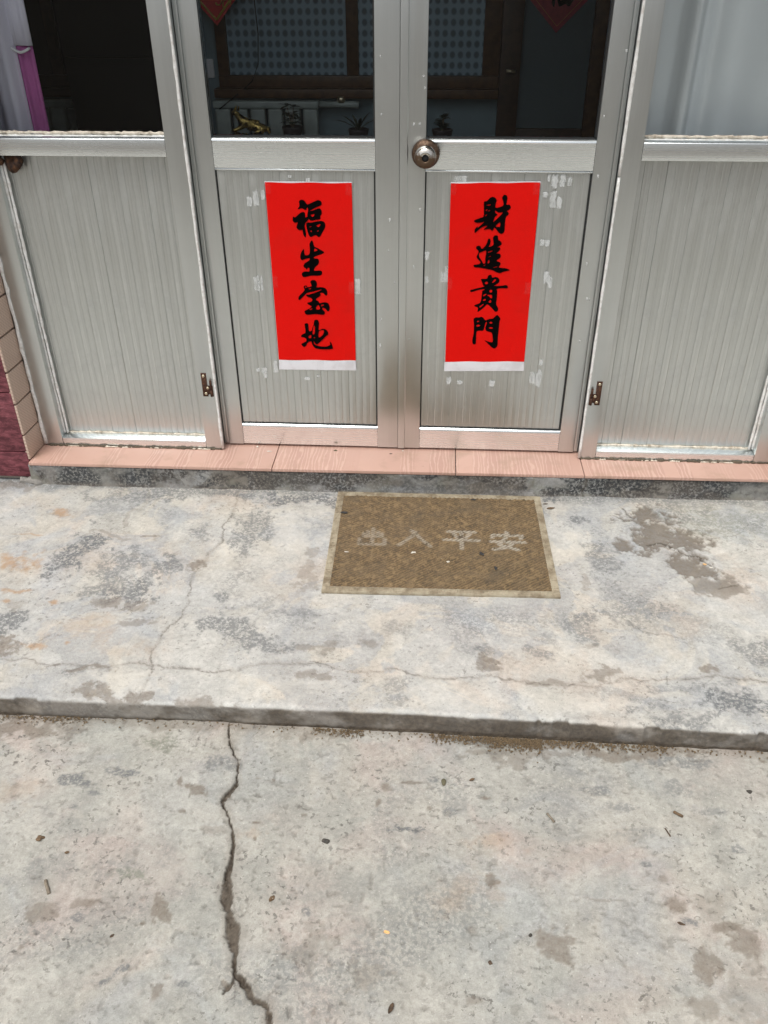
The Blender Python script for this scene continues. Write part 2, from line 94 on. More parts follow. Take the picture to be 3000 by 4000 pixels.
GROUND_STAINS = [('d', -0.666, -1.233, 0.0451, 0.0151, 1, 0), ('d', -0.572, -1.209, 0.0353, 0.0135, 1, 0), ('b', -0.725, -1.103, 0.0372, 0.019, 0.6, 0), ('d', -0.717, -1.109, 0.0318, 0.0135, 0.6, 0), ('g', -0.504, -1.121, 0.0733, 0.0299, 1, 0), ('d', -0.374, -1.179, 0.0458, 0.0176, 0.8, 0), ('b', -0.416, -1.249, 0.0237, 0.0118, 1, 0), ('b', -0.444, -1.23, 0.007, 0.018, 0.9, 0), ('d', -0.624, -1.267, 0.0197, 0.007, 0.8, 0), ('g', -0.462, -1.455, 0.0492, 0.0106, 1, 0), ('d', -0.556, -1.545, 0.015, 0.0097, 0.9, 0), ('b', -0.552, -1.51, 0.0262, 0.0092, 0.8, 0), ('b', -0.634, -1.527, 0.0325, 0.0144, 0.7, 0), ('b', -0.393, -1.515, 0.0251, 0.0204, 1, 0), ('d', -0.446, -1.629, 0.0224, 0.0056, 0.9, 0.75), ('d', -0.467, -1.654, 0.0153, 0.0054, 0.9, 0.6), ('b', -0.374, -1.661, 0.0104, 0.0116, 0.8, 0), ('d', -0.328, -1.656, 0.012, 0.0054, 0.9, 0), ('d', -0.516, -1.443, 0.0496, 0.0196, 0.4, 0), ('r', -0.27, -1.346, 0.0281, 0.0107, 0.3, 0), ('r', -0.783, -1.273, 0.0543, 0.035, 0.25, 0), ('b', -0.133, -1.582, 0.0413, 0.0334, 0.45, 0), ('b', -0.038, -1.626, 0.0362, 0.0277, 0.5, 0), ('b', -0.356, -1.346, 0.0282, 0.0107, 0.4, 0), ('p', -0.4, -1.432, 0.0497, 0.0296, 0.4, 0), ('b', -0.869, -1.097, 0.1284, 0.0274, 0.9, 0), ('b', -0.153, -1.064, 0.1594, 0.0242, 0.55, 0), ('b', -0.477, -1.061, 0.2147, 0.0154, 0.6, 0), ('d', -0.601, -1.36, 0.0942, 0.0427, 0.25, 0), ('d', -0.653, -1.446, 0.0542, 0.0196, 0.35, 0), ('d', -0.079, -1.463, 0.0879, 0.0664, 0.2, 0), ('b', -0.252, -1.652, 0.0056, 0.0116, 0.9, 0.3), ('b', -0.102, -1.687, 0.0078, 0.0111, 0.6, 0), ('d', -0.684, -1.438, 0.0273, 0.0124, 0.5, 0), ('b', -0.282, -1.209, 0.006, 0.0055, 1, 0), ('b', -0.243, -1.211, 0.005, 0.0043, 1, 0), ('b', -0.259, -1.324, 0.0076, 0.0027, 0.9, 0), ('b', -0.258, -1.36, 0.0056, 0.0048, 0.9, 0), ('b', -0.427, -1.547, 0.006, 0.0048, 0.9, 0), ('d', -0.406, -1.574, 0.005, 0.0051, 0.8, 0), ('b', -0.416, -1.489, 0.007, 0.0042, 0.8, 0), ('d', -0.132, -1.512, 0.0077, 0.0081, 0.8, 0), ('b', -0.636, -1.604, 0.0067, 0.0037, 0.8, 0), ('b', -0.168, -1.302, 0.0057, 0.0045, 0.8, 0), ('d', -0.655, -1.305, 0.0087, 0.0056, 0.9, 0), ('b', -0.017, -1.262, 0.0058, 0.0104, 0.8, 0), ('b', -0.42, -1.302, 0.0067, 0.005, 1, 0), ('d', 0.043, -1.323, 0.0376, 0.0087, 1.2, 0), ('d', 0.081, -1.323, 0.0211, 0.0043, 1.3, 0), ('d', 0.135, -1.251, 0.0291, 0.0406, 0.35, 0), ('d', 0.135, -1.274, 0.0144, 0.0125, 0.8, 0), ('d', 0.438, -1.199, 0.0344, 0.0169, 0.8, 0), ('d', 0.478, -1.249, 0.0336, 0.0195, 0.6, 0), ('b', 0.216, -1.432, 0.0106, 0.0136, 0.95, 0), ('b', 0.545, -1.455, 0.0173, 0.0178, 0.9, 0.5), ('d', 0.569, -1.485, 0.0191, 0.0091, 0.9, 0), ('b', 0.632, -1.5, 0.0462, 0.0125, 0.9, -0.35), ('b', 0.662, -1.526, 0.031, 0.0259, 0.85, 0), ('b', 0.575, -1.567, 0.0223, 0.0311, 0.85, 0), ('b', 0.327, -1.558, 0.0309, 0.0253, 0.85, 0), ('b', 0.544, -1.639, 0.0351, 0.021, 0.6, 0), ('d', 0.713, -1.334, 0.0206, 0.0126, 0.8, 0), ('d', 0.641, -1.116, 0.0761, 0.0226, 0.75, 0), ('d', 0.61, -1.189, 0.0295, 0.0206, 0.6, 0), ('b', 0.17, -1.655, 0.0196, 0.0106, 0.6, 0), ('d', 0.677, -1.249, 0.0238, 0.0114, 0.6, 0), ('b', 0.506, -1.085, 0.2891, 0.02, 0.9, 0), ('b', 0.246, -1.119, 0.1231, 0.0156, 0.6, 0), ('d', 0.364, -1.25, 0.0241, 0.0982, 0.35, 0), ('d', 0.513, -1.313, 0.0325, 0.013, 0.4, 0), ('r', 0.153, -1.468, 0.0609, 0.0421, 0.25, 0), ('r', 0.224, -1.361, 0.0504, 0.0312, 0.25, 0), ('b', 0.615, -1.452, 0.0345, 0.0234, 0.4, 0), ('b', 0.655, -1.602, 0.0476, 0.0477, 0.4, 0), ('b', 0.536, -1.404, 0.0133, 0.0089, 0.6, 0), ('d', 0.278, -1.243, 0.029, 0.014, 0.35, 0), ('d', 0.439, -1.484, 0.0683, 0.041, 0.25, 0), ('b', 0.427, -1.455, 0.0434, 0.0028, 0.5, 0), ('b', 0.048, -1.202, 0.0199, 0.0055, 0.9, 0), ('b', -0.001, -1.22, 0.0109, 0.0132, 0.9, 0), ('d', 0.09, -1.191, 0.015, 0.0098, 0.9, 0), ('b', 0.094, -1.273, 0.0058, 0.0068, 0.7, 0), ('b', 0.628, -1.615, 0.0434, 0.0313, 0.4, 0), ('d', 0.372, -1.474, 0.0258, 0.0138, 0.2, 0), ('b', 0.215, -1.235, 0.0107, 0.0047, 0.9, 0), ('b', 0.333, -1.355, 0.0733, 0.0626, 0.1, 0), ('r', 0.215, -1.343, 0.0277, 0.0212, 0.4, 0), ('d', 0.518, -1.373, 0.0108, 0.0051, 0.8, 0)]
LANDING_CRACKS = [([(-0.5301, -0.16), (-0.5272, -0.2274), (-0.5245, -0.292), (-0.5356, -0.3547), (-0.521, -0.4369), (-0.5482, -0.4948), (-0.5589, -0.5604), (-0.5704, -0.5924), (-0.5541, -0.6622), (-0.5501, -0.7103), (-0.5533, -0.7571), (-0.5647, -0.7939), (-0.585, -0.8388), (-0.5904, -0.8814), (-0.5918, -0.9062), (-0.578, -0.9535), (-0.5751, -0.992), (-0.583, -1.0299), (-0.5828, -1.0481)], 0.0027), ([(-0.9964, -0.9527), (-0.9533, -0.9463), (-0.8933, -0.939), (-0.8293, -0.9555), (-0.7847, -0.953), (-0.718, -0.9651), (-0.6566, -0.946), (-0.6021, -0.939), (-0.5764, -0.9495), (-0.5199, -0.9503), (-0.4691, -0.9515), (-0.4226, -0.959), (-0.3747, -0.9486), (-0.3339, -0.9283), (-0.2792, -0.9197), (-0.1848, -0.9122), (-0.1377, -0.9333), (-0.0761, -0.9415), (-0.0221, -0.9324), (0.005, -0.9238), (0.0388, -0.9429), (0.1208, -0.9537), (0.1862, -0.9425), (0.2514, -0.9427), (0.315, -0.9581), (0.4116, -0.9565), (0.475, -0.9605), (0.5386, -0.9307), (0.684, -0.9265), (0.7637, -0.9069), (0.8256, -0.9149), (0.8756, -0.9235), (0.9695, -0.9295)], 0.0022), ([(-0.8966, -0.9311), (-0.8907, -0.8895), (-0.8637, -0.854), (-0.8324, -0.795), (-0.7964, -0.7425)], 0.0016), ([(0.6673, -0.1901), (0.6698, -0.2157), (0.6943, -0.2522)], 0.003), ([(0.7062, -0.3825), (0.7497, -0.363), (0.7833, -0.3897), (0.8005, -0.4278), (0.8396, -0.4257), (0.8595, -0.4733)], 0.0042), ([(0.761, -0.3096), (0.8262, -0.318), (0.8743, -0.3389), (0.9581, -0.3227), (1.0363, -0.2829)], 0.0016), ([(0.8525, -0.5712), (0.88, -0.5597), (0.9125, -0.553)], 0.003), ([(0.4921, -0.6442), (0.5075, -0.6623), (0.5207, -0.694), (0.5668, -0.7007), (0.6108, -0.7474), (0.675, -0.7699), (0.7161, -0.789), (0.7281, -0.8092)], 0.0018), ([(-0.8955, -0.4219), (-0.845, -0.4074), (-0.8259, -0.358), (-0.8352, -0.2829), (-0.8627, -0.2185)], 0.0012)]
GROUND_CRACK = [(-0.3734, -1.0641, 0.0035), (-0.3668, -1.1026, 0.0049), (-0.3566, -1.1272, 0.0021), (-0.3468, -1.135, 0.0021), (-0.3441, -1.1512, 0.0021), (-0.3332, -1.1648, 0.0028), (-0.3263, -1.198, 0.0035), (-0.3234, -1.2248, 0.0049), (-0.3241, -1.2437, 0.0174), (-0.3379, -1.2666, 0.016), (-0.3393, -1.2813, 0.0042), (-0.3256, -1.309, 0.0035), (-0.3138, -1.3292, 0.0049), (-0.3038, -1.3525, 0.0091), (-0.2967, -1.3754, 0.0112), (-0.2963, -1.3982, 0.0119), (-0.2952, -1.4235, 0.0119), (-0.2914, -1.4481, 0.0174), (-0.2924, -1.4693, 0.0279), (-0.286, -1.4926, 0.0296), (-0.2798, -1.5154, 0.0174), (-0.2708, -1.5318, 0.0209), (-0.2615, -1.5507, 0.0366), (-0.2557, -1.572, 0.0307), (-0.25, -1.5929, 0.0126), (-0.246, -1.6185, 0.0126), (-0.2396, -1.6307, 0.0126), (-0.2263, -1.6399, 0.0126), (-0.2155, -1.6565, 0.014), (-0.2062, -1.6656, 0.014), (-0.1901, -1.6719, 0.0126), (-0.1761, -1.6806, 0.0126), (-0.1713, -1.6943, 0.0126), (-0.1664, -1.7083, 0.014), (-0.1607, -1.7278, 0.0133), (-0.1394, -1.77, 0.0105)]
GROUND_BRANCH = [(-0.2409, -1.637, 0.0021), (-0.2468, -1.651, 0.007), (-0.2536, -1.6659, 0.0014)]
LANDING_EDGE = [(-0.9, -1.066), (-0.675, -1.0656), (-0.452, -1.0636), (-0.232, -1.0632), (-0.015, -1.0627), (0.201, -1.0661), (0.413, -1.0702), (0.607, -1.0773), (0.827, -1.0775)]
LANDING_BASE = [(-0.916, -1.0649), (-0.688, -1.061), (-0.462, -1.0579), (-0.236, -1.0634), (-0.015, -1.0664), (0.204, -1.0694), (0.42, -1.0724), (0.618, -1.0761), (0.842, -1.0782)]
NOSING = [(-1.183, -0.1467), (-0.62, -0.1459), (-0.068, -0.1405), (0.524, -0.134), (1.105, -0.1277)]

# ------------------------------------------------------------------ node helper and materials
class NT:
    def __init__(self, name):
        self.mat = bpy.data.materials.new(name)
        self.mat.use_nodes = True
        self.t = self.mat.node_tree
        self.t.nodes.clear()
        self.out = self.t.nodes.new('ShaderNodeOutputMaterial')
        self.co = self.t.nodes.new('ShaderNodeTexCoord').outputs['Object']

    def put(self, sock, v):
        if isinstance(v, bpy.types.NodeSocket):
            self.t.links.new(v, sock)
        elif isinstance(v, (tuple, list)):
            v = tuple(v)
            sock.default_value = v + (1,) if sock.type == 'RGBA' and len(v) == 3 else v
        else:
            sock.default_value = v

    def n(self, kind, ins=None, out=0, **attrs):
        nd = self.t.nodes.new('ShaderNode' + kind)
        for k, v in attrs.items():
            setattr(nd, k, v)
        for k, v in (ins or {}).items():
            self.put(nd.inputs[k], v)
        return nd.outputs[out]

    def noise(self, scale, detail=4, rough=0.5, dist=0.0, vec=None, stretch=None, off=None, dim='3D'):
        v = vec if vec is not None else self.co
        if stretch or off:
            v = self.n('Mapping', {'Vector': v, 'Scale': stretch or (1, 1, 1), 'Location': off or (0, 0, 0)})
        return self.n('TexNoise', {'Vector': v, 'Scale': scale, 'Detail': detail, 'Roughness': rough, 'Distortion': dist}, noise_dimensions=dim)

    def ramp(self, f, a, b, lo=0.0, hi=1.0):
        return self.n('MapRange', {'Value': f, 'From Min': a, 'From Max': b, 'To Min': lo, 'To Max': hi}, interpolation_type='SMOOTHSTEP' if lo == 0 and hi == 1 else 'LINEAR')

    def mix(self, f, a, b, blend='MIX'):
        nd = self.t.nodes.new('ShaderNodeMix')
        nd.data_type = 'RGBA'
        nd.blend_type = blend
        self.put(nd.inputs[0], f)
        self.put(nd.inputs[6], a)
        self.put(nd.inputs[7], b)
        return nd.outputs[2]

    def math(self, op, a, b=0.0, clamp=False):
        return self.n('Math', {0: a, 1: b}, operation=op, use_clamp=clamp)

    def attr(self, name):
        return self.n('Attribute', out=2, attribute_name=name)

    def scale_col(self, c, f):
        return self.n('VectorMath', {0: c, 'Scale': f}, operation='SCALE')

    def finish(self, color, rough=0.8, metal=0.0, bump=None, bump_strength=0.3, bump_dist=0.002, **extra):
        b = self.t.nodes.new('ShaderNodeBsdfPrincipled')
        self.put(b.inputs['Base Color'], color)
        self.put(b.inputs['Roughness'], rough)
        self.put(b.inputs['Metallic'], metal)
        for k, v in extra.items():
            self.put(b.inputs[k.replace('_', ' ')], v)
        if bump is not None:
            self.put(b.inputs['Normal'], self.n('Bump', {'Height': bump, 'Strength': bump_strength, 'Distance': bump_dist}))
        self.t.links.new(b.outputs[0], self.out.inputs['Surface'])
        return self.mat


def make_concrete(name, ca, cb, cpink, cblue, speck=1.0, ambient_dark=0.5, darkcol=(.155, .16, .16), off=(0, 0, 0), cpeel=(.36, .37, .375), peel_amt=.6):
    t = NT(name)
    co = t.n('Mapping', {'Vector': t.co, 'Location': off})
    big = t.noise(2.3, 4, .55, .4, co)
    big2 = t.noise(3.1, 5, .6, .6, co, off=(7, 3, 1))
    big3 = t.noise(4.3, 5, .6, .8, co, off=(2, 9, 4))
    mid = t.noise(11, 7, .68, .5, co)
    mid2 = t.noise(30, 6, .7, .3, co, off=(4, 4, 4))
    fine = t.noise(95, 7, .72, .2, co)
    grain = t.noise(420, 3, .6, 0, co)
    c = t.mix(t.ramp(big, .36, .64), ca, cb)
    c = t.mix(t.math('MULTIPLY', t.ramp(big2, .46, .66), .65), c, cpink)
    c = t.mix(t.math('MULTIPLY', t.ramp(big3, .5, .68), .6), c, cblue)
    # pale cement skin worn through to rougher grey, with a crisp ragged border
    pn = t.noise(4.6, 9, .62, .9, co, off=(6, 1, 3))
    peel = t.math('MULTIPLY', t.ramp(pn, .505, .54), t.ramp(t.noise(120, 5, .7, .2, co, off=(9, 2, 2)), .30, .50, .45, 1.0))
    c = t.mix(t.math('MULTIPLY', peel, peel_amt), c, cpeel)
    skin = t.math('MULTIPLY', t.ramp(t.noise(3.7, 8, .6, .8, co, off=(2, 7, 6)), .52, .57), .5)
    c = t.mix(skin, c, tuple(min(.8, v * 1.17) for v in cb))
    c = t.scale_col(c, t.ramp(mid, .25, .75, .84, 1.12))
    c = t.scale_col(c, t.ramp(mid2, .2, .8, .82, 1.15))
    c = t.scale_col(c, t.ramp(fine, .25, .75, .78, 1.18))
    c = t.scale_col(c, t.ramp(grain, .25, .75, .86, 1.12))
    # small dark specks, in patches
    patch = t.ramp(t.noise(6, 5, .6, .4, co, off=(1, 6, 8)), .40, .66)
    sp = t.math('MULTIPLY', t.ramp(t.noise(85, 5, .62, .3, co, off=(3, 1, 1)), .585, .625), t.math('ADD', t.math('MULTIPLY', patch, .75), .22))
    c = t.mix(t.math('MULTIPLY', sp, .75 * speck, True), c, (.12, .112, .10))
    agg = t.n('TexVoronoi', {'Vector': co, 'Scale': 150, 'Randomness': 1.0}, out=0)
    aggc = t.n('TexVoronoi', {'Vector': co, 'Scale': 150, 'Randomness': 1.0}, out=1)
    aggm = t.math('MULTIPLY', t.math('SUBTRACT', 1.0, t.ramp(agg, .16, .24)), t.ramp(t.n('SeparateColor', {0: aggc}, out=0), .80, .84))
    c = t.mix(t.math('MULTIPLY', aggm, .65), c, t.mix(t.n('SeparateColor', {0: aggc}, out=1), (.14, .125, .105), (.62, .60, .55)))
    # weathered grey bloom that no mask places
    amb = t.math('MULTIPLY', t.ramp(t.noise(3.4, 6, .62, .9, co, off=(11, 2, 5)), .52, .70), t.ramp(t.noise(110, 6, .7, .2, co, off=(5, 5, 2)), .44, .56))
    c = t.mix(t.math('MULTIPLY', amb, ambient_dark, True), c, darkcol)
    # placed stains
    pale = t.attr('pale')
    c = t.mix(t.math('MULTIPLY', pale, .55, True), c, tuple(min(.75, v * 1.35) for v in ca))
    flaky = t.ramp(t.noise(125, 7, .72, .3, co, off=(8, 8, 2)), .40, .54)
    flk = t.math('ADD', t.math('MULTIPLY', flaky, .8), .12)
    c = t.mix(t.math('MULTIPLY', t.attr('green'), t.math('MULTIPLY', flk, .85), True), c, (.20, .205, .165))
    c = t.mix(t.math('MULTIPLY', t.attr('dark'), t.math('MULTIPLY', flk, 1.0), True), c, darkcol)
    softer = t.ramp(fine, .30, .62, .45, 1.0)
    c = t.mix(t.math('MULTIPLY', t.attr('brown'), t.math('MULTIPLY', softer, .72), True), c, (.165, .135, .105))
    c = t.mix(t.math('MULTIPLY', t.attr('rust'), t.math('MULTIPLY', softer, .8), True), c, (.36, .205, .09))
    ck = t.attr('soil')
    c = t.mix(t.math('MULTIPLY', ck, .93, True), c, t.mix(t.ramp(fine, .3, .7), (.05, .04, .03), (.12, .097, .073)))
    c = t.mix(t.math('MULTIPLY', t.attr('crack'), .9, True), c, (.06, .046, .034))
    h = t.math('ADD', t.math('MULTIPLY', fine, .6), t.math('ADD', t.math('MULTIPLY', mid2, .7), t.math('MULTIPLY', grain, .25)))
    h = t.math('SUBTRACT', h, t.math('MULTIPLY', sp, .35))
    rough = t.ramp(fine, .2, .8, .78, .95)
    return t.finish(c, rough, 0, h, .42, .004, Specular_IOR_Level=.3)


M = {}
M['landing'] = make_concrete('landing_concrete', (.495, .468, .412), (.448, .44, .41), (.495, .428, .366), (.385, .41, .432), .7, .55, (.13, .137, .14))
M['ground'] = make_concrete('yard_concrete', (.405, .382, .335), (.372, .362, .325), (.425, .355, .318), (.352, .36, .355), 1.1, .5, off=(3.3, 1.7, 0), cpeel=(.285, .295, .27), peel_amt=.35)
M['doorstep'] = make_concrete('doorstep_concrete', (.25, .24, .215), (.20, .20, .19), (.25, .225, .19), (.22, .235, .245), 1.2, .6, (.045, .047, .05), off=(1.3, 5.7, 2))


def alu(name, base, rough, metal, streak=(220, 220, 1.2), dirt=.25, dirtcol=(.33, .31, .28), sa=.02, bs=.0):
    t = NT(name)
    s = t.noise(1, 4, .6, 0, stretch=streak)
    d = t.noise(5, 6, .65, .4)
    f = t.noise(140, 4, .6)
    c = t.scale_col(base, t.ramp(s, .25, .75, 1 - sa, 1 + sa))
    s2 = t.noise(1, 5, .65, 0, stretch=(streak[0] * .28, streak[1] * .28, streak[2] * .8), off=(3, 1, 2))
    c = t.mix(t.math('MULTIPLY', t.ramp(s2, .52, .66), t.math('MULTIPLY', t.ramp(t.noise(4, 4, .6, .3, off=(5, 2, 8)), .38, .62), dirt * 1.5), True), c, tuple(min(.8, v * 1.30) for v in base))
    c = t.mix(t.math('MULTIPLY', t.ramp(d, .45, .75), dirt), c, dirtcol)
    c = t.mix(t.math('MULTIPLY', t.ramp(f, .66, .74), .02 + bs * 3), c, (.75, .75, .73))
    r = t.math('ADD', t.ramp(s, .2, .8, rough - sa, rough + sa), t.math('MULTIPLY', t.ramp(d, .45, .75), dirt * .3))
    return t.finish(c, r, t.math('SUBTRACT', metal, t.math('MULTIPLY', t.ramp(d, .45, .75), dirt * .7)), s if bs else None, bs, .001)


M['alu'] = alu('anodised_aluminium', (.61, .64, .635), .31, .95, (220, 220, 1.2), .10)
M['alu_rail'] = alu('anodised_aluminium_rail', (.83, .875, .885), .27, .95, (1.2, 220, 220), .03)
M['alu_board'] = alu('ribbed_aluminium', (.595, .62, .605), .33, .93, (260, 260, 1.0), .5, (.36, .36, .335), .085, .05)
t = NT('white_sealant')
M['sealant'] = t.finish(t.mix(t.ramp(t.noise(60, 5, .6), .4, .7), (.78, .78, .76), (.58, .56, .52)), .55, 0, t.noise(90, 3), .3)
t = NT('cream_sealant')
M['cream'] = t.finish(t.mix(t.ramp(t.noise(70, 6, .65), .38, .7), (.70, .64, .54), (.34, .28, .21)), .7, 0, t.noise(120, 4), .5)
t = NT('black_rubber')
M['rubber'] = t.finish((.016, .017, .017), .55, 0)
t = NT('dark_dirt')
M['dirt'] = t.finish(t.mix(t.noise(120, 6, .7), (.045, .038, .028), (.16, .125, .085)), .95, 0, t.noise(150, 5), .8, .004)
t = NT('rusted_steel')
M['rust'] = t.finish(t.mix(t.ramp(t.noise(160, 6, .7), .4, .65), (.035, .014, .009), (.11, .045, .02)), .75, .2, t.noise(260, 4), .4)
t = NT('rusty_crust')
M['crust'] = t.finish(t.mix(t.ramp(t.noise(60, 6, .7), .4, .65), (.018, .008, .005), (.085, .036, .013)), .9, 0, t.noise(90, 6), .9, .006)
t = NT('screw_steel')
M['screw'] = t.finish((.62, .55, .40), .35, .9)
t = NT('worn_knob_metal')
zc = t.n('SeparateXYZ', {0: t.co}, out=2)
tarn_highlight = t.ramp(t.math('ADD', t.noise(38, 6, .7, .5), t.math('MULTIPLY', t.math('SUBTRACT', zc, .897), -9.0)), .36, .58)  # noise tarnish; bright upper half paints in the knob's highlight
M['knob'] = t.finish(t.mix(tarn_highlight, (.60, .57, .52), (.11, .07, .042)), t.ramp(tarn_highlight, 0, 1, .16, .5), t.ramp(tarn_highlight, 0, 1, 1.0, .6), t.noise(200, 4), .15)
t = NT('tarnished_rose_metal')
M['rose'] = t.finish(t.mix(t.ramp(t.noise(90, 6, .7), .4, .66), (.065, .038, .024), (.16, .105, .07)), .42, .75, t.noise(200, 4), .2)
t = NT('keyhole_black')
M['black'] = t.finish((.006, .006, .006), .8)
t = NT('red_paper')
rp = t.noise(500, 3, .6)
fold = t.noise(6, 3, .5)
crease = t.noise(18, 5, .6, .8)
M['red'] = t.finish(t.mix(t.math('MULTIPLY', t.ramp(t.noise(7, 5, .6, off=(3, 3, 3)), .45, .75), .5), t.scale_col((.72, .0045, .002), t.ramp(rp, .2, .8, .92, 1.07)), (.56, .010, .006)), .58, 0, t.math('ADD', t.math('MULTIPLY', crease, 8.0), rp), .12, .002, Specular_IOR_Level=.12)
t = NT('ink')
M['ink'] = t.finish((.004, .0035, .0035), .9, 0, Specular_IOR_Level=.0)
t = NT('white_paper')
M['paper'] = t.finish(t.mix(t.ramp(t.noise(16, 5, .6), .42, .7), (.72, .72, .75), (.60, .59, .61)), .75, 0, t.noise(40, 4), .1)
t = NT('old_tape')
tb = t.noise(120, 5, .6)
trans = t.t.nodes.new('ShaderNodeBsdfTransparent')
pr = t.t.nodes.new('ShaderNodeBsdfPrincipled')
pr.inputs['Base Color'].default_value = (.70, .72, .71, 1)
pr.inputs['Roughness'].default_value = .5
ms = t.t.nodes.new('ShaderNodeMixShader')
t.put(ms.inputs[0], t.ramp(t.noise(38, 4, .6, .4, stretch=(1.6, 1, .6)), .32, .60, .22, .66))
t.t.links.new(trans.outputs[0], ms.inputs[1])
t.t.links.new(pr.outputs[0], ms.inputs[2])
t.t.links.new(ms.outputs[0], t.out.inputs['Surface'])
M['tape'] = t.mat


t = NT('clear_tape')
tr_ = t.t.nodes.new('ShaderNodeBsdfTransparent')
gl_ = t.t.nodes.new('ShaderNodeBsdfGlossy')
gl_.inputs['Roughness'].default_value = .35
ms = t.t.nodes.new('ShaderNodeMixShader')
ms.inputs[0].default_value = .018
t.t.links.new(tr_.outputs[0], ms.inputs[1])
t.t.links.new(gl_.outputs[0], ms.inputs[2])
t.t.links.new(ms.outputs[0], t.out.inputs['Surface'])
M['clear_tape'] = t.mat


def glass(name, ior=1.45, tint=(.93, .95, .95), rough=.0):
    t = NT(name)
    tr = t.t.nodes.new('ShaderNodeBsdfTransparent')
    tr.inputs[0].default_value = tint + (1,)
    gl = t.t.nodes.new('ShaderNodeBsdfGlossy')
    gl.inputs['Roughness'].default_value = rough
    ms = t.t.nodes.new('ShaderNodeMixShader')
    t.put(ms.inputs[0], t.n('Fresnel', {'IOR': ior}))
    t.t.links.new(tr.outputs[0], ms.inputs[1])
    t.t.links.new(gl.outputs[0], ms.inputs[2])
    t.t.links.new(ms.outputs[0], t.out.inputs['Surface'])
    return t.mat


M['glass'] = glass('window_glass', 1.28, (.95, .965, .96))

# wood-print porcelain on the doorstep
t = NT('wood_print_tile')
sx = t.n('SeparateXYZ', {0: t.co}, out=0)
band = t.n('TexWhiteNoise', {'W': t.math('FLOOR', t.math('DIVIDE', t.math('ADD', sx, t.math('MULTIPLY', t.noise(3, 2), .03)), .045))}, out=0, noise_dimensions='1D')
wv = t.n('TexWave', {'Vector': t.n('Mapping', {'Vector': t.co, 'Scale': (1, .16, 1)}), 'Scale': 26, 'Distortion': 9, 'Detail': 3, 'Detail Scale': 1.6, 'Detail Roughness': .55}, out=1, wave_type='BANDS', bands_direction='X')
c = t.mix(band, (.52, .33, .265), (.45, .275, .22))
c = t.mix(t.math('MULTIPLY', t.ramp(wv, .55, .95), t.math('MULTIPLY', t.ramp(band, .25, .5), .5)), c, (.64, .45, .37))
c = t.mix(t.math('MULTIPLY', t.ramp(t.noise(9, 6, .65), .50, .70), .6), c, (.37, .245, .175))
c = t.mix(t.math('MULTIPLY', t.ramp(t.noise(80, 6, .7), .62, .72), .4), c, (.30, .20, .14))
M['wood_tile'] = t.finish(c, t.ramp(t.noise(12, 4), .3, .7, .34, .5), 0, t.noise(200, 2), .03)
t = NT('maroon_stone_tile')
rock = t.noise(55, 7, .68, .4, stretch=(.55, 1, 1.3))
rock2 = t.noise(14, 4, .6, stretch=(.5, 1, 1.4))
c = t.mix(t.ramp(rock, .36, .66), (.085, .014, .022), (.235, .062, .078))
c = t.mix(t.math('MULTIPLY', t.ramp(rock, .60, .72), .5), c, (.36, .18, .20))
M['maroon'] = t.finish(c, .6, 0, t.math('ADD', rock, rock2), .8, .006)
t = NT('beige_wall_tile')
dots = t.n('TexVoronoi', {'Vector': t.n('Mapping', {'Vector': t.n('CombineXYZ', {0: t.n('SeparateXYZ', {0: t.co}, out=1), 1: t.n('SeparateXYZ', {0: t.co}, out=2)}), 'Rotation': (0, 0, math.radians(45))}), 'Scale': 120, 'Randomness': 0.0}, out=0, voronoi_dimensions='2D')
dm = t.ramp(dots, .25, .45)
c = t.mix(dm, (.44, .325, .255), (.56, .43, .35))
c = t.mix(t.math('MULTIPLY', t.ramp(t.noise(14, 5, .6), .5, .75), .3), c, (.44, .34, .27))
M['beige'] = t.finish(c, .42, 0, dm, .35, .001)
t = NT('grout')
M['grout'] = t.finish(t.mix(t.noise(50, 5, .7), (.21, .19, .16), (.36, .33, .28)), .95, 0, t.noise(140, 4), .5)
t = NT('mortar')
M['mortar'] = t.finish(t.mix(t.noise(40, 6, .7), (.15, .145, .135), (.33, .31, .28)), .95, 0, t.noise(90, 5), .8, .005)
t = NT('render_plaster')
M['plaster'] = t.finish(t.mix(t.noise(3, 6, .6), (.50, .48, .44), (.40, .385, .36)), .9, 0, t.noise(60, 4), .3)
t = NT('mat_rubber')
M['mat_border'] = t.finish(t.mix(t.ramp(t.noise(28, 6, .68), .38, .68), (.40, .35, .255), (.22, .175, .115)), .8, 0, t.noise(160, 4), .3)
t = NT('mat_ribs')
rb = t.attr('rib')
dirtn = t.noise(16, 7, .68, .5)
pile = t.noise(150, 5, .7)
c = t.mix(t.ramp(rb, 0, 1, .25, .9), (.055, .037, .019), (.195, .132, .066))
tuft = t.noise(75, 6, .7, .4)
c = t.mix(t.math('MULTIPLY', t.ramp(tuft, .50, .62), .7), c, (.27, .185, .095))
c = t.mix(t.math('MULTIPLY', t.ramp(tuft, .47, .36), .75), c, (.05, .038, .025))
c = t.mix(t.math('MULTIPLY', t.ramp(dirtn, .42, .68), .55), c, (.135, .098, .058))
c = t.mix(t.math('MULTIPLY', t.ramp(t.noise(5, 5, .6, .5, off=(2, 2, 2)), .56, .72), .5), c, (.085, .068, .047))
c = t.mix(t.math('MULTIPLY', t.ramp(t.noise(120, 4, .6, off=(1, 3, 1)), .66, .72), .55), c, (.34, .25, .15))
txt = t.math('MULTIPLY', t.attr('text'), t.math('MULTIPLY', t.ramp(rb, .05, .45, .35, 1.0), t.ramp(tuft, .34, .48)))
c = t.mix(t.math('MULTIPLY', t.math('MULTIPLY', txt, t.ramp(t.n('SeparateXYZ', {0: t.co}, out=0), -.15, .15, .55, 1.0)), .6, True), c, (.44, .42, .36))
M['mat_ribs'] = t.finish(c, .9, 0, pile, .5, .003)


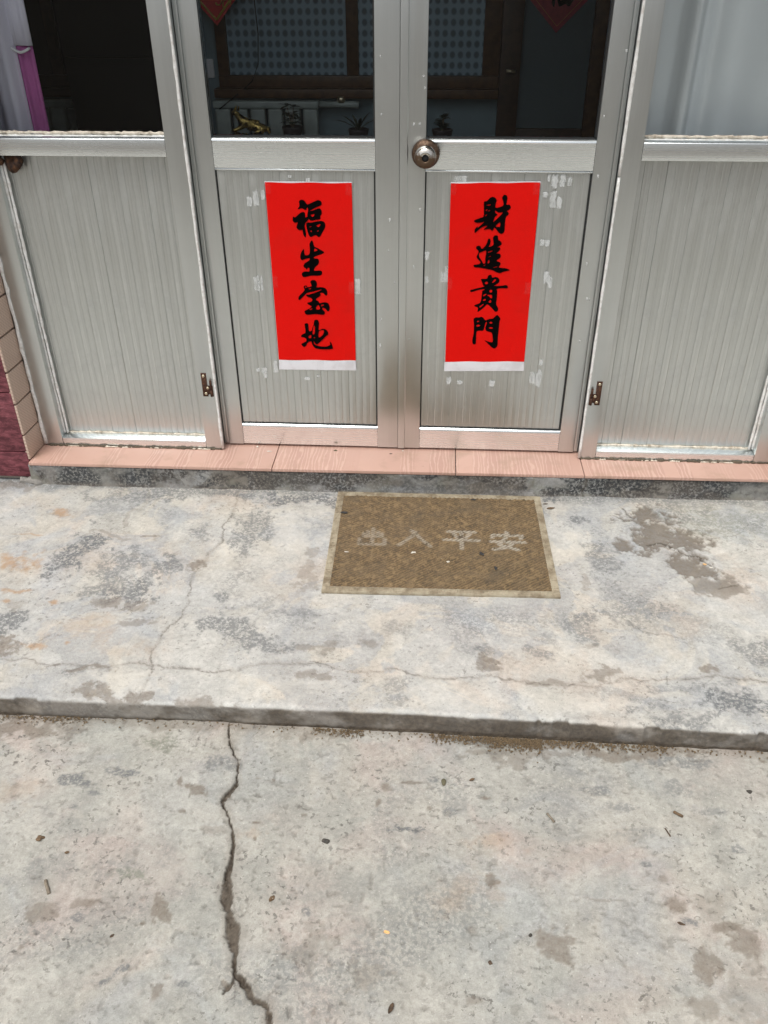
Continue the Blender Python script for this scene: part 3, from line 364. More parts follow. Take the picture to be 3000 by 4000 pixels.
def plain(name, c1, c2, rough=.8, scale=40, bump=.2, **k):
    t = NT(name)
    n = t.noise(scale, 5, .65)
    return t.finish(t.mix(t.ramp(n, .35, .65), c1, c2), rough, 0, n, bump, .002, **k)


M['leaf_brown'] = plain('dry_leaf', (.15, .095, .052), (.085, .055, .03), .8, 120)
M['leaf_dark'] = plain('dark_leaf', (.055, .038, .026), (.10, .062, .036), .8, 150)
M['stone_dark'] = plain('dark_stone', (.035, .032, .028), (.075, .065, .052), .7, 200, .5)
M['stone_green'] = plain('mossy_stone', (.09, .085, .05), (.16, .14, .085), .85, 150, .6)
M['twig'] = plain('grey_twig', (.25, .21, .16), (.16, .13, .095), .85, 150, .5)
M['petal'] = plain('orange_petal', (.75, .40, .12), (.70, .50, .30), .6, 90)
M['chalk'] = plain('white_crumb', (.70, .67, .60), (.55, .50, .42), .8, 150, .4)
M['straw'] = plain('straw_bits', (.22, .155, .085), (.09, .065, .04), .9, 300, .3)
M['charcoal'] = plain('charcoal_flake', (.02, .02, .021), (.05, .048, .045), .7, 200, .6)

# ------------------------------------------------------------------ mesh helpers
ORIGIN = {}


class MB:
    """collects vertices and faces in world coordinates"""
    def __init__(self):
        self.v, self.f = [], []

    def add(self, vs, fs):
        o = len(self.v)
        self.v += [tuple(p) for p in vs]
        self.f += [tuple(i + o for i in f) for f in fs]
        return self

    def box(self, x0, x1, y0, y1, z0, z1):
        vs = [(x, y, z) for x in (x0, x1) for y in (y0, y1) for z in (z0, z1)]
        return self.add(vs, [(0, 1, 3, 2), (4, 6, 7, 5), (0, 4, 5, 1), (2, 3, 7, 6), (0, 2, 6, 4), (1, 5, 7, 3)])

    def prism(self, ring, direction):
        """closed ring of points extruded along a vector"""
        n = len(ring)
        d = Vector(direction)
        a = [Vector(p) for p in ring]
        vs = a + [p + d for p in a]
        fs = [(i, (i + 1) % n, n + (i + 1) % n, n + i) for i in range(n)] + [tuple(range(n - 1, -1, -1)), tuple(range(n, 2 * n))]
        return self.add(vs, fs)

    def tube(self, pts, rad, seg=8):
        pts = [Vector(p) for p in pts]
        n = len(pts)
        rad = rad if isinstance(rad, (list, tuple)) else [rad] * n
        vs = []
        for i, p in enumerate(pts):
            d = (pts[min(i + 1, n - 1)] - pts[max(i - 1, 0)]).normalized()
            ref = Vector((0, 0, 1)) if abs(d.z) < .9 else Vector((1, 0, 0))
            a = d.cross(ref).normalized()
            b = a.cross(d)
            for k in range(seg):
                an = 2 * math.pi * k / seg
                vs.append(p + (a * math.cos(an) + b * math.sin(an)) * rad[i])
        fs = []
        for i in range(n - 1):
            for k in range(seg):
                k2 = (k + 1) % seg
                fs.append((i * seg + k, i * seg + k2, (i + 1) * seg + k2, (i + 1) * seg + k))
        fs += [tuple(range(seg)), tuple(range((n - 1) * seg + seg - 1, (n - 1) * seg - 1, -1))]
        return self.add(vs, fs)

    def lathe(self, prof, centre, axis='Y', seg=32):
        """prof: (along, radius) pairs, along measured on the axis"""
        vs, fs = [], []
        c = Vector(centre)
        for a, r in prof:
            for k in range(seg):
                an = 2 * math.pi * k / seg
                if axis == 'Y':
                    vs.append(c + Vector((r * math.cos(an), a, r * math.sin(an))))
                else:
                    vs.append(c + Vector((r * math.cos(an), r * math.sin(an), a)))
        for i in range(len(prof) - 1):
            for k in range(seg):
                k2 = (k + 1) % seg
                fs.append((i * seg + k, i * seg + k2, (i + 1) * seg + k2, (i + 1) * seg + k))
        fs += [tuple(range(seg)), tuple(range((len(prof) - 1) * seg, len(prof) * seg))]
        return self.add(vs, fs)

    def build(self, name, mat, parent=None, bevel=0.0, seg=2, smooth=False):
        o = ORIGIN.get(parent.name, Vector((0, 0, 0))) if parent else Vector((0, 0, 0))
        me = bpy.data.meshes.new(name)
        me.from_pydata([tuple(Vector(p) - o) for p in self.v], [], self.f)
        bm = bmesh.new()
        bm.from_mesh(me)
        bmesh.ops.recalc_face_normals(bm, faces=bm.faces)
        if bevel:
            es = [e for e in bm.edges if len(e.link_faces) == 2 and e.calc_face_angle(0) > .5]
            bmesh.ops.bevel(bm, geom=es, offset=bevel, segments=seg, profile=.6, affect='EDGES', clamp_overlap=True)
        bm.to_mesh(me)
        bm.free()
        if smooth or bevel:
            for p in me.polygons:
                p.use_smooth = True
            if bevel and not smooth:
                me.set_sharp_from_angle(angle=math.radians(50))
        return link(name, me, mat, parent)


def link(name, me, mat, parent=None):
    ob = bpy.data.objects.new(name, me)
    col.objects.link(ob)
    if mat is not None and len(me.materials) == 0:
        me.materials.append(mat)
    if parent:
        ob.parent = parent
        ORIGIN[ob.name] = ORIGIN.get(parent.name, Vector((0, 0, 0)))
    else:
        ORIGIN[ob.name] = Vector((0, 0, 0))
    return ob


def thing(name, label, cat, loc=(0, 0, 0), group=None):
    o = bpy.data.objects.new(name, None)
    o.empty_display_size = .05
    o.location = loc
    col.objects.link(o)
    ORIGIN[o.name] = Vector(loc)
    tag(o, label, cat, group)
    return o


def tag(o, label, cat, group=None):
    o['label'] = label
    o['category'] = cat
    if group:
        o['group'] = group
    return o


def structure(o):
    o['kind'] = 'structure'
    return o


def settle(o):
    """move a single-mesh thing's origin to the foot of its mesh"""
    me = o.data
    xs = [v.co.copy() for v in me.vertices]
    c = Vector(((min(p.x for p in xs) + max(p.x for p in xs)) / 2, (min(p.y for p in xs) + max(p.y for p in xs)) / 2, min(p.z for p in xs)))
    me.transform(Matrix.Translation(-c))
    o.location = c
    return o


# ------------------------------------------------------------------ numpy noise
rs = np.random.RandomState(11)
TABLE = rs.rand(256, 256)


def vnoise(x, y):
    xi, yi = np.floor(x).astype(int), np.floor(y).astype(int)
    fx, fy = x - xi, y - yi
    fx, fy = fx * fx * (3 - 2 * fx), fy * fy * (3 - 2 * fy)
    a, b = TABLE[xi % 256, yi % 256], TABLE[(xi + 1) % 256, yi % 256]
    c, d = TABLE[xi % 256, (yi + 1) % 256], TABLE[(xi + 1) % 256, (yi + 1) % 256]
    return (a * (1 - fx) + b * fx) * (1 - fy) + (c * (1 - fx) + d * fx) * fy


def fbm(x, y, scale, octv=5, gain=.55, seed=0):
    s, amp, tot = 0, 1.0, 0
    x, y = x * scale + seed * 17.3, y * scale + seed * 9.1
    for o in range(octv):
        s = s + amp * vnoise(x, y)
        tot += amp
        amp *= gain
        x, y = x * 2.03 + 5.2, y * 2.03 + 1.7
    return s / tot


def sstep(a, b, x):
    t = np.clip((x - a) / (b - a), 0, 1)
    return t * t * (3 - 2 * t)


def poly_dist(X, Y, pts, width=None):
    """distance to a polyline and, if given, the width interpolated along it"""
    best = np.full(X.shape, 9.0)
    wd = np.zeros(X.shape)
    for i in range(len(pts) - 1):
        ax, ay, bx, by = pts[i][0], pts[i][1], pts[i + 1][0], pts[i + 1][1]
        dx, dy = bx - ax, by - ay
        t = np.clip(((X - ax) * dx + (Y - ay) * dy) / (dx * dx + dy * dy + 1e-12), 0, 1)
        d = np.hypot(X - ax - t * dx, Y - ay - t * dy)
        k = d < best
        best = np.where(k, d, best)
        if width is not None:
            wd = np.where(k, width[i] * (1 - t) + width[i + 1] * t, wd)
    return best, wd


KIND = {'d': 'dark', 'b': 'brown', 'r': 'rust', 'g': 'green', 'p': 'pale'}


def stain_masks(X, Y, stains, seed=0):
    out = {k: np.zeros(X.shape) for k in KIND.values()}
    wx, wy = fbm(X, Y, 9, 4, .6, seed + 1) - .5, fbm(X, Y, 9, 4, .6, seed + 2) - .5
    vx, vy = fbm(X, Y, 30, 4, .65, seed + 4) - .5, fbm(X, Y, 30, 4, .65, seed + 5) - .5
    hi = fbm(X, Y, 60, 5, .75, seed + 3) - .5
    for kind, cx, cy, rx, ry, st, an in stains:
        R = 2.0 * max(rx, ry) + .03
        sel = np.where((np.abs(X - cx) < R) & (np.abs(Y - cy) < R))
        if not len(sel[0]):
            continue
        k = min(1.0, (rx + ry) * 9)
        dx, dy = X[sel] - cx + wx[sel] * .13 * k + vx[sel] * rx * 1.9, Y[sel] - cy + wy[sel] * .13 * k + vy[sel] * ry * 1.9
        ca, sa = math.cos(an), math.sin(an)
        dx, dy = dx * ca + dy * sa, -dx * sa + dy * ca
        d = np.hypot(dx / rx, dy / ry) + hi[sel] * 1.7
        soft = {'p': .9, 'r': .8, 'g': .6}.get(kind, .36)
        mk = (1 - sstep(1.05 - soft, 1.05 + soft * .45, d)) * st
        if kind == 'b':
            mk = np.minimum(mk * 1.3, 1.15)
        g = out[KIND[kind]]
        g[sel] = np.maximum(g[sel], mk)
    return out


def grid_object(name, P, attrs, mat):
    """P: (n, m, 3) array of points -> one smooth sheet with float attributes"""
    n, mm = P.shape[:2]
    idx = np.arange(n * mm).reshape(n, mm)
    q = np.stack([idx[:-1, :-1], idx[1:, :-1], idx[1:, 1:], idx[:-1, 1:]], -1).reshape(-1, 4)
    me = bpy.data.meshes.new(name)
    me.vertices.add(n * mm)
    me.vertices.foreach_set('co', P.reshape(-1).astype(np.float32))
    me.loops.add(q.size)
    me.loops.foreach_set('vertex_index', q.reshape(-1).astype(np.int32))
    me.polygons.add(len(q))
    me.polygons.foreach_set('loop_start', np.arange(0, q.size, 4, dtype=np.int32))
    me.polygons.foreach_set('use_smooth', np.ones(len(q), dtype=bool))
    me.update(calc_edges=True)
    for k, a in attrs.items():
        at = me.attributes.new(k, 'FLOAT', 'POINT')
        at.data.foreach_set('value', a.reshape(-1).astype(np.float32))
    me.validate()
    ob = bpy.data.objects.new(name, me)
    col.objects.link(ob)
    me.materials.append(mat)
    ORIGIN[ob.name] = Vector((0, 0, 0))
    return ob


def interp(tab, x):
    return np.interp(x, [p[0] for p in tab], [p[1] for p in tab])


def spread(lo, hi, step, far_lo, far_hi):
    """dense samples from lo to hi, then growing steps out to the far ends"""
    mid = np.arange(lo, hi + step * .5, step)
    outp = [mid[-1]]
    s = step
    while outp[-1] < far_hi:
        s *= 1.45
        outp.append(outp[-1] + s)
    inn = [mid[0]]
    s = step
    while inn[-1] > far_lo:
        s *= 1.45
        inn.append(inn[-1] - s)
    return np.array(inn[:0:-1] + list(mid) + outp[1:])


# ------------------------------------------------------------------ ground: one sheet to the horizon
gx = spread(-1.25, 1.25, .0036, -300, 300)
gx = np.unique(np.concatenate([gx[(gx < -.46) | (gx > -.04)], np.arange(-.46, -.04, .0018)]))
gy = spread(-2.0, -1.02, .0028, -300, 300)
X, Y = np.meshgrid(gx, gy, indexing='ij')
mk = stain_masks(X, Y, GROUND_STAINS, 3)
near = (np.abs(X) < 2) & (Y < -.8) & (Y > -2.6)
jit = np.where(near, (fbm(X, Y, 45, 6, .72, 21) - .5) * .017, 0)
jit2 = np.where(near, (fbm(X, Y, 45, 6, .72, 22) - .5) * .017, 0)
cd, cw = poly_dist(X + jit, Y + jit2, GROUND_CRACK, [p[2] for p in GROUND_CRACK])
bd, bw = poly_dist(X + jit, Y + jit2, GROUND_BRANCH, [p[2] for p in GROUND_BRANCH])
half = np.maximum(cw * .35, .0013)
soil = 1 - sstep(half * .78, half * 1.12 + .0008, cd)
mk['brown'] = np.maximum(mk['brown'], .5 * (1 - sstep(half, half + .016, cd + (fbm(X, Y, 40, 4, .6, 33) - .5) * .012)) * near)
soil = np.maximum(soil, 1 - sstep(bw * .4, bw * .7 + .001, bd))
thin, _ = poly_dist(X + jit * 2.2, Y + jit2 * 1.4, GROUND_CRACK)
crk = (1 - sstep(.0004, .0028, thin)) * sstep(.30, .55, fbm(X, Y, 18, 3, .5, 5))
base_y = interp(LANDING_BASE, X)
foot = 1 - sstep(.0, .035, base_y - Y + (fbm(X, Y, 24, 5, .6, 8) - .5) * .045)      # dirt drifted along the step
mk['brown'] = np.maximum(mk['brown'], np.where(near, foot * .75, 0))
far_dark = sstep(0, .25, -2.75 - Y + (fbm(X, Y, 2, 4, .6, 12) - .5) * .5)       # unseen ground darkened so the aluminium reflects a darker band
soil = np.maximum(soil, far_dark)  # added far darkening borrows the crack-soil mask
z = np.where(near, (fbm(X, Y, 3, 3, .5, 4) - .5) * .006 + (fbm(X, Y, 45, 4, .6, 6) - .5) * .0022, 0)
z = z - (soil - far_dark * (cd > .1)) * (.0035 + .003 * fbm(X, Y, 70, 3, .6, 9)) - crk * soil * .006
pit = np.where(near, sstep(.70, .76, fbm(X, Y, 75, 3, .5, 31)), 0)
z = z - pit * .0022
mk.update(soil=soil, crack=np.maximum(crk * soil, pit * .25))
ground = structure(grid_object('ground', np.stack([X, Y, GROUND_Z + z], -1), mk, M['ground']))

# ------------------------------------------------------------------ landing slab in front of the doors
lx = spread(-1.32, 1.3, .0031, -6, 6)
rows_top = np.arange(.02, -1.012, -.0031)
nt_, na, nf = 14, 7, 16
edge = interp(LANDING_EDGE, lx) + (fbm(lx, lx * 0, 5, 5, .6, 40) - .5) * .009 + sstep(.60, .70, fbm(lx, lx * 0, 17, 4, .6, 45)) * .006
PX, PY, PZ, PT = [], [], [], []
for yv in rows_top:
    PX.append(lx); PY.append(np.full(lx.shape, yv)); PZ.append(np.full(lx.shape, LAND_Z)); PT.append(PY[-1])
R = .011
for k in range(1, nt_ + 1):
    yv = rows_top[-1] + (edge + R - rows_top[-1]) * k / nt_
    PX.append(lx); PY.append(yv); PZ.append(np.full(lx.shape, LAND_Z)); PT.append(yv)
for k in range(1, na + 1):
    a = math.pi / 2 * k / na
    PX.append(lx); PY.append(edge + R - R * math.sin(a)); PZ.append(np.full(lx.shape, LAND_Z - R + R * math.cos(a))); PT.append(edge + R - R * 1.5 * k / na)
zf = np.linspace(LAND_Z - R, GROUND_Z - .02, nf + 1)[1:]
fb = interp(LANDING_BASE, lx)
for k, zz in enumerate(zf):
    f = (k + 1) / nf
    PX.append(lx); PY.append(edge * (1 - f) + (fb + .001) * f); PZ.append(np.full(lx.shape, zz)); PT.append(edge - R * .5 - (LAND_Z - R - zz))
X, Y, Z, T = (np.array(a).T for a in (PX, PY, PZ, PT))
mk = stain_masks(X, T, LANDING_STAINS, 5)
jit, jit2 = (fbm(X, T, 34, 5, .7, 23) - .5) * .026, (fbm(X, T, 34, 5, .7, 24) - .5) * .026
crk = np.zeros(X.shape)
for pts, w in LANDING_CRACKS:
    d, _ = poly_dist(X + jit, T + jit2, pts)
    vary = (.10 if w < .0029 else .7) + 1.1 * sstep(.25, .75, fbm(X, T, 16, 3, .5, int(w * 9000)))
    crk = np.maximum(crk, (1 - sstep(w * .15 * vary, w * .6 * vary + .0016, d)) * np.clip(w / .0034, .28, 1) * (np.clip(.30 + .6 * vary, 0, 1) if w < .0029 else 1.0))
    if w > .0021:
        mk['brown'] = np.maximum(mk['brown'], .38 * (1 - sstep(.001, .010, d + (fbm(X, T, 30, 3, .6, 3) - .5) * .01)))
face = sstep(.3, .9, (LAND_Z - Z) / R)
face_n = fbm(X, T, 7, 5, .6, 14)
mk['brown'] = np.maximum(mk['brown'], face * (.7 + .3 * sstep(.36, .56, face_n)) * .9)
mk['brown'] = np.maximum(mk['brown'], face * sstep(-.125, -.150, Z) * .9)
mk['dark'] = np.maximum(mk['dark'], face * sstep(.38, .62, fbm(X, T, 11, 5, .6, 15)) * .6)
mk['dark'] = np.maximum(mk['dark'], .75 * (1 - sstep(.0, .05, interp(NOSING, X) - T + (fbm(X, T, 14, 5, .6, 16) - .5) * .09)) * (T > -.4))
spall = mk['brown'] * sstep(.55, .62, X) * sstep(-.62, -.56, T)            # broken skin of the slab near its end
relief = -spall * .0055 + (fbm(X, T, 2.6, 3, .5, 41) - .5) * .007 + (fbm(X, T, 38, 4, .6, 42) - .5) * .0022
flat = 1 - face
Z = Z + relief * flat * sstep(.02, .10, T - np.minimum(edge[:, None], 0)) - crk * .0016 * flat
Y = Y + face * (fbm(X, T, 26, 4, .6, 43) - .5) * .006 + face * crk * .004
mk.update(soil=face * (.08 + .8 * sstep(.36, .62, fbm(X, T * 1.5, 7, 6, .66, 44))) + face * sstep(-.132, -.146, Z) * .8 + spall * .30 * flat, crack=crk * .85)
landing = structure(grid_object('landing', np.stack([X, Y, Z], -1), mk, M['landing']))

# ------------------------------------------------------------------ doorstep: stained concrete riser under a row of tiles
dx_ = spread(-1.205, 1.5, .0045, -1.206, 5)
dx_ = dx_[dx_ >= -1.2051]
nose = interp(NOSING, dx_) + .004
PX, PY, PZ = [], [], []
for yv in (.22, .0, -.05):
    PX.append(dx_); PY.append(np.full(dx_.shape, yv)); PZ.append(np.full(dx_.shape, TILE_Z - .0105))
for k in range(3):
    PX.append(dx_); PY.append(nose + .008 * (2 - k)); PZ.append(np.full(dx_.shape, TILE_Z - .0105 - (.002 if k == 2 else 0)))
for k in range(1, 23):
    f = k / 22
    PX.append(dx_); PY.append(nose - .010 * f ** 5); PZ.append(TILE_Z - .0125 + (LAND_Z - .012 - TILE_Z + .0125) * f + 0 * dx_)
X, Y, Z = (np.array(a).T for a in (PX, PY, PZ))
fc = (Z < TILE_Z - .011).astype(float)
Y = Y + fc * ((fbm(X, Z, 24, 5, .62, 50) - .5) * .009 + (fbm(X, Z, 5, 3, .5, 51) - .5) * .006)
n1, n2 = fbm(X, Z * 1.6, 6, 5, .62, 52), fbm(X, Z * 1.5, 20, 5, .65, 53)
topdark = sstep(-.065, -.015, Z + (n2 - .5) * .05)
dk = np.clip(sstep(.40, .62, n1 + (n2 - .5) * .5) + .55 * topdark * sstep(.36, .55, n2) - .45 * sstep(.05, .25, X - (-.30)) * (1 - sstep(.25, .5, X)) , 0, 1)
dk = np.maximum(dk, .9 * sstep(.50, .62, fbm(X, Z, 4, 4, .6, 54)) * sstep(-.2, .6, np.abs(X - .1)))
br = sstep(.50, .66, fbm(X, Z, 9, 5, .6, 55)) * .5
lo = 1 - sstep(LAND_Z + .0, LAND_Z + .016, Z)
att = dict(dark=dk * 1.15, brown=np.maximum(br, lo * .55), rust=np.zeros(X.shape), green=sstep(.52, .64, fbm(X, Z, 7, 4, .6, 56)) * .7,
           pale=sstep(.60, .70, fbm(X, Z, 13, 4, .6, 57)) * .5, soil=np.zeros(X.shape),
           crack=(1 - sstep(.001, .004, np.abs(X - .557 + (fbm(Z, X, 40, 3, .6, 58) - .5) * .02))) * fc * .8)
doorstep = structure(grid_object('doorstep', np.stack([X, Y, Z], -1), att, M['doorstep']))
seams = [-1.2, -.4205, .1545, .5505, 1.155, 1.76]
for i in range(5):
    x0, x1 = seams[i] + .0012, seams[i + 1] - .0012
    ya, yb = float(interp(NOSING, x0)), float(interp(NOSING, x1))
    mb = MB()
    mb.add([(x0, ya, TILE_Z - .010), (x1, yb, TILE_Z - .010), (x1, .16, TILE_Z - .010), (x0, .16, TILE_Z - .010),
            (x0, ya, TILE_Z), (x1, yb, TILE_Z), (x1, .16, TILE_Z), (x0, .16, TILE_Z)],
           [(0, 3, 2, 1), (4, 5, 6, 7), (0, 1, 5, 4), (1, 2, 6, 5), (2, 3, 7, 6), (3, 0, 4, 7)])
    mb.build('tile', M['wood_tile'], doorstep, .0012, 2)

# ------------------------------------------------------------------ house wall beside the porch: maroon tiles outside, beige tiles on the reveal
WALL_Y, REV_X = -.130, -1.199
wall = thing('tiled_wall', 'house wall corner with maroon stone tiles and beige tiles on its reveal', 'wall', (-2.6, .1, LAND_Z))
mb = MB()
mb.add([(-4, WALL_Y + .010, LAND_Z + .004), (REV_X - .012, WALL_Y + .010, LAND_Z + .004), (REV_X - .006, -.03, LAND_Z + .004), (REV_X - .006, .30, LAND_Z + .004), (-4, .30, LAND_Z + .004),
        (-4, WALL_Y + .010, 2.718), (REV_X - .012, WALL_Y + .010, 2.718), (REV_X - .006, -.03, 2.718), (REV_X - .006, .30, 2.718), (-4, .30, 2.718)],
       [(4, 3, 2, 1, 0), (5, 6, 7, 8, 9), (0, 1, 6, 5), (1, 2, 7, 6), (2, 3, 8, 7), (3, 4, 9, 8), (4, 0, 5, 9)])
mb.build('core', M['grout'], wall)
zs = [-.070, .0235, .2285, .4335, .6385, .8435, 1.0485, 1.2535, 1.4585, 1.6635, 1.8685, 2.0735, 2.2785, 2.4835, 2.6885]
for r in range(len(zs) - 1):
    xr = REV_X - .004
    for c_ in range(3):
        w_ = .42
        x1 = xr - c_ * w_ - .002
        x0 = xr - (c_ + 1) * w_ + .002
        MB().box(x0, x1, WALL_Y, WALL_Y + .012, zs[r] + .002, zs[r + 1] - .002).build('tile', M['maroon'], wall, .0015, 2)
gz = [-.125, -.0235, .081, .187] + [.187 + .1055 * k for k in range(1, 24)]
for r in range(len(gz) - 1):
    z0, z1 = gz[r] + .0028, gz[r + 1] - .0028
    if z1 < TILE_Z:
        continue
    z0 = max(z0, TILE_Z + .002)
    mb = MB()
    mb.add([(REV_X + .001, WALL_Y + .001, z0), (REV_X + .006, -.028, z0), (REV_X - .006, -.028, z0), (REV_X - .011, WALL_Y + .001 + .0005, z0),
            (REV_X + .001, WALL_Y + .001, z1), (REV_X + .006, -.028, z1), (REV_X - .006, -.028, z1), (REV_X - .011, WALL_Y + .001 + .0005, z1)],
           [(0, 3, 2, 1), (4, 5, 6, 7), (0, 1, 5, 4), (1, 2, 6, 5), (2, 3, 7, 6), (3, 0, 4, 7)])
    mb.build('reveal_tile', M['beige'], wall, .0022, 3)
mb = MB()
pts = [(REV_X - .05 + i * .012, WALL_Y - .004 + .006 * math.sin(i), LAND_Z + .003 + .004 * math.cos(i * 1.7)) for i in range(8)]
mb.tube(pts, [.010, .012, .011, .014, .012, .017, .015, .008], 8)
mb.build('mortar_lump', M['mortar'], wall, smooth=True)
# the rest of the house front, beyond the frame of the picture
hw = thing('house_wall', 'pale rendered house front above and beside the aluminium porch', 'wall', (1.2, .1, LAND_Z))
MB().box(1.165, 5, -.10, .30, LAND_Z - .01, 2.718).build('pier', M['plaster'], hw)
MB().box(-4, 5, -.10, .302, 2.801, 3.8).build('upper_wall', M['plaster'], hw)
MB().box(-1.20, 1.163, .0, .20, 2.182, 2.718).build('lintel', M['plaster'], hw)

MB().box(-4, 5, -.60, .30, 2.72, 2.80).build('added_eaves', M['plaster'], hw)  # unseen overhang added to cut sky light on the front and room

# ------------------------------------------------------------------ aluminium porch frame with fixed side panels
PF = -.030
TOP = 2.12


def h_profile(mb, x0, x1, prof):
    """profile of (y, z) points swept along x"""
    mb.prism([(x0, y, z) for y, z in prof], (x1 - x0, 0, 0))
    return mb


def v_profile(mb, z0, z1, prof):
    mb.prism([(x, y, z0) for x, y in prof], (0, 0, z1 - z0))
    return mb


def wobble_tube(p0, p1, r, n, amp, seg=8, rv=.25, flat=None):
    p0, p1 = Vector(p0), Vector(p1)
    pts, rad = [], []
    for i in range(n + 1):
        t_ = i / n
        pts.append(p0.lerp(p1, t_) + Vector([random.uniform(-amp, amp) for _ in range(3)]))
        rad.append(r * (1 + random.uniform(-rv, rv)))
    return MB().tube(pts, rad, seg)


frame = thing('porch_frame', 'silver aluminium porch frame with fixed glazed side panels around the double door', 'door frame', (0, 0, TILE_Z))
MB().box(-.653, -.600, PF, .055, TILE_Z + .001, TOP).build('post', M['alu'], frame, .0022, 2)
MB().box(.547, .597, PF, .055, TILE_Z + .001, TOP).build('post', M['alu'], frame, .0022, 2)
MB().box(-1.183, -1.128, PF, .055, TILE_Z + .001, TOP).build('post', M['alu'], frame, .0022, 2)
MB().box(1.088, 1.150, PF, .055, TILE_Z + .001, TOP).build('post', M['alu'], frame, .0022, 2)
MB().box(-1.183, 1.150, PF - .002, .053, TOP + .001, TOP + .06).build('head_rail', M['alu_rail'], frame, .002, 2)


def side_panel(x0, x1):
    # sill rail at the foot, middle rail under the glass
    h_profile(MB(), x0 + .0006, x1 - .0006, [(PF + .0015, TILE_Z + .002), (PF + .0015, .022), (.014, .026), (.014, TILE_Z + .002)]).build('rail', M['alu_rail'], frame, .0016, 2)
    h_profile(MB(), x0 + .0006, x1 - .0006, [(PF + .0015, .886), (PF + .0015, .9295), (PF + .013, .933), (.040, .936), (.040, .886)]).build('rail', M['alu_rail'], frame, .0016, 2)
    nb = round((x1 - x0) / .0820)
    boards(frame, x0, x1, .0262, .8855, nb, .010)
    MB().box(x0, x1, .020, .025, .934, TOP).build('window_pane', M['glass'], frame)


def boards(parent, x0, x1, z0, z1, nb, yface):
    w = (x1 - x0) / nb
    me = None
    for i in range(nb):
        if me is None:
            nr = 4
            prof = [(0, .006), (0, .0011), (.0010, .0001)]
            for r_ in range(nr):
                a, b = w * r_ / nr, w * (r_ + 1) / nr
                if r_:
                    prof += [(a - .0012, 0.0), (a, .0008), (a + .0012, 0.0)]
                prof += [((a + b) / 2, -.0004)]
            prof += [(w - .0010, .0001), (w, .0011), (w, .006)]
            mb = MB()
            mb.prism([(x, y, 0) for x, y in prof], (0, 0, z1 - z0))
            ob = mb.build('board', M['alu_board'], parent, smooth=False)
            me = ob.data
        else:
            ob = link('board', me, M['alu_board'], parent)
        ob.location = Vector((x0 + i * w, yface + random.uniform(-.0004, .0004), z0)) - ORIGIN[parent.name]
        if i == 0:
            me.transform(Matrix.Translation(ORIGIN[parent.name]))
        ob.rotation_euler = (random.uniform(-.0012, .0012), 0, random.uniform(-.006, .006))


side_panel(-1.128, -.653)
side_panel(.597, 1.088)
# sealant and weather strips; strip white stands for sky glint on the post edges
wobble_tube((-.599, PF - .001, .0), (-.599, PF - .001, TOP), .0042, 50, .0006).build('glint_weather_strip', M['sealant'], frame, smooth=True)
wobble_tube((.5465, PF - .001, .0), (.5465, PF - .001, .845), .0040, 22, .0006).build('glint_weather_strip', M['sealant'], frame, smooth=True)
wobble_tube((.5465, PF - .001, .849), (.5465, PF - .001, TOP), .0045, 30, .0006).build('glint_weather_strip', M['sealant'], frame, smooth=True)
wobble_tube((-1.186, PF + .001, .0), (-1.186, PF + .001, 2.17), .0062, 80, .0016, rv=.3).build('sealant_bead', M['sealant'], frame, smooth=True)
for xa in (-1.1265, -1.1165):  # white paints in the glint of profile edges along with real silicone
    wobble_tube((xa, -.004, .03), (xa, -.004, .880), .0042, 36, .0005).build('glint_silicone_bead', M['sealant'], frame, smooth=True)
for xa in (1.0765, 1.0865):
    wobble_tube((xa, -.004, .03), (xa, -.004, .880), .0042, 36, .0005).build('glint_silicone_bead', M['sealant'], frame, smooth=True)
wobble_tube((.5985, -.002, .03), (.5985, -.002, .86), .0032, 50, .0008, rv=.4).build('sealant_bead', M['cream'], frame, smooth=True)
wobble_tube((.6005, .012, .94), (.6005, .012, 2.1), .0040, 60, .0009, rv=.35).build('sealant_bead', M['cream'], frame, smooth=True)
wobble_tube((-.6545, -.001, .05), (-.6545, -.001, .45), .0018, 30, .0009, rv=.6).build('sealant_bead', M['cream'], frame, smooth=True)
for xa, xb in ((-1.128, -.654), (.598, 1.088)):
    wobble_tube((xa, .010, .938), (xb, .010, .938), .0042, 60, .0010, rv=.35).build('sealant_bead', M['cream'], frame, smooth=True)
    wobble_tube((xa, -.008, .9335), (xb, -.008, .9335), .0026, 60, .0006, rv=.4).build('sealant_bead', M['sealant'], frame, smooth=True)
    wobble_tube((xa + .002, .007, .0268), (xb - .002, .007, .0268), .0030, 50, .0008, rv=.5).build('sealant_bead', M['cream'], frame, smooth=True)
    wobble_tube((xa - .05, PF - .001, TILE_Z + .0015), (xb + .05, PF - .001, TILE_Z + .0015), .0034, 90, .0012, rv=.6).build('dirt_line', M['dirt'], frame, smooth=True)
for xa, xb in ((-1.11, -1.06), (-.99, -.90), (-.84, -.80), (-.70, -.63), (.61, .63), (.67, .70), (.74, .79), (.83, .86), (.92, 1.06)):
    wobble_tube((xa, PF - .0035, TILE_Z + .0018), (xb, PF - .0035, TILE_Z + .0018), .0020, 12, .0009, rv=.6).build('sealant_crumb', M['cream'], frame, smooth=True)


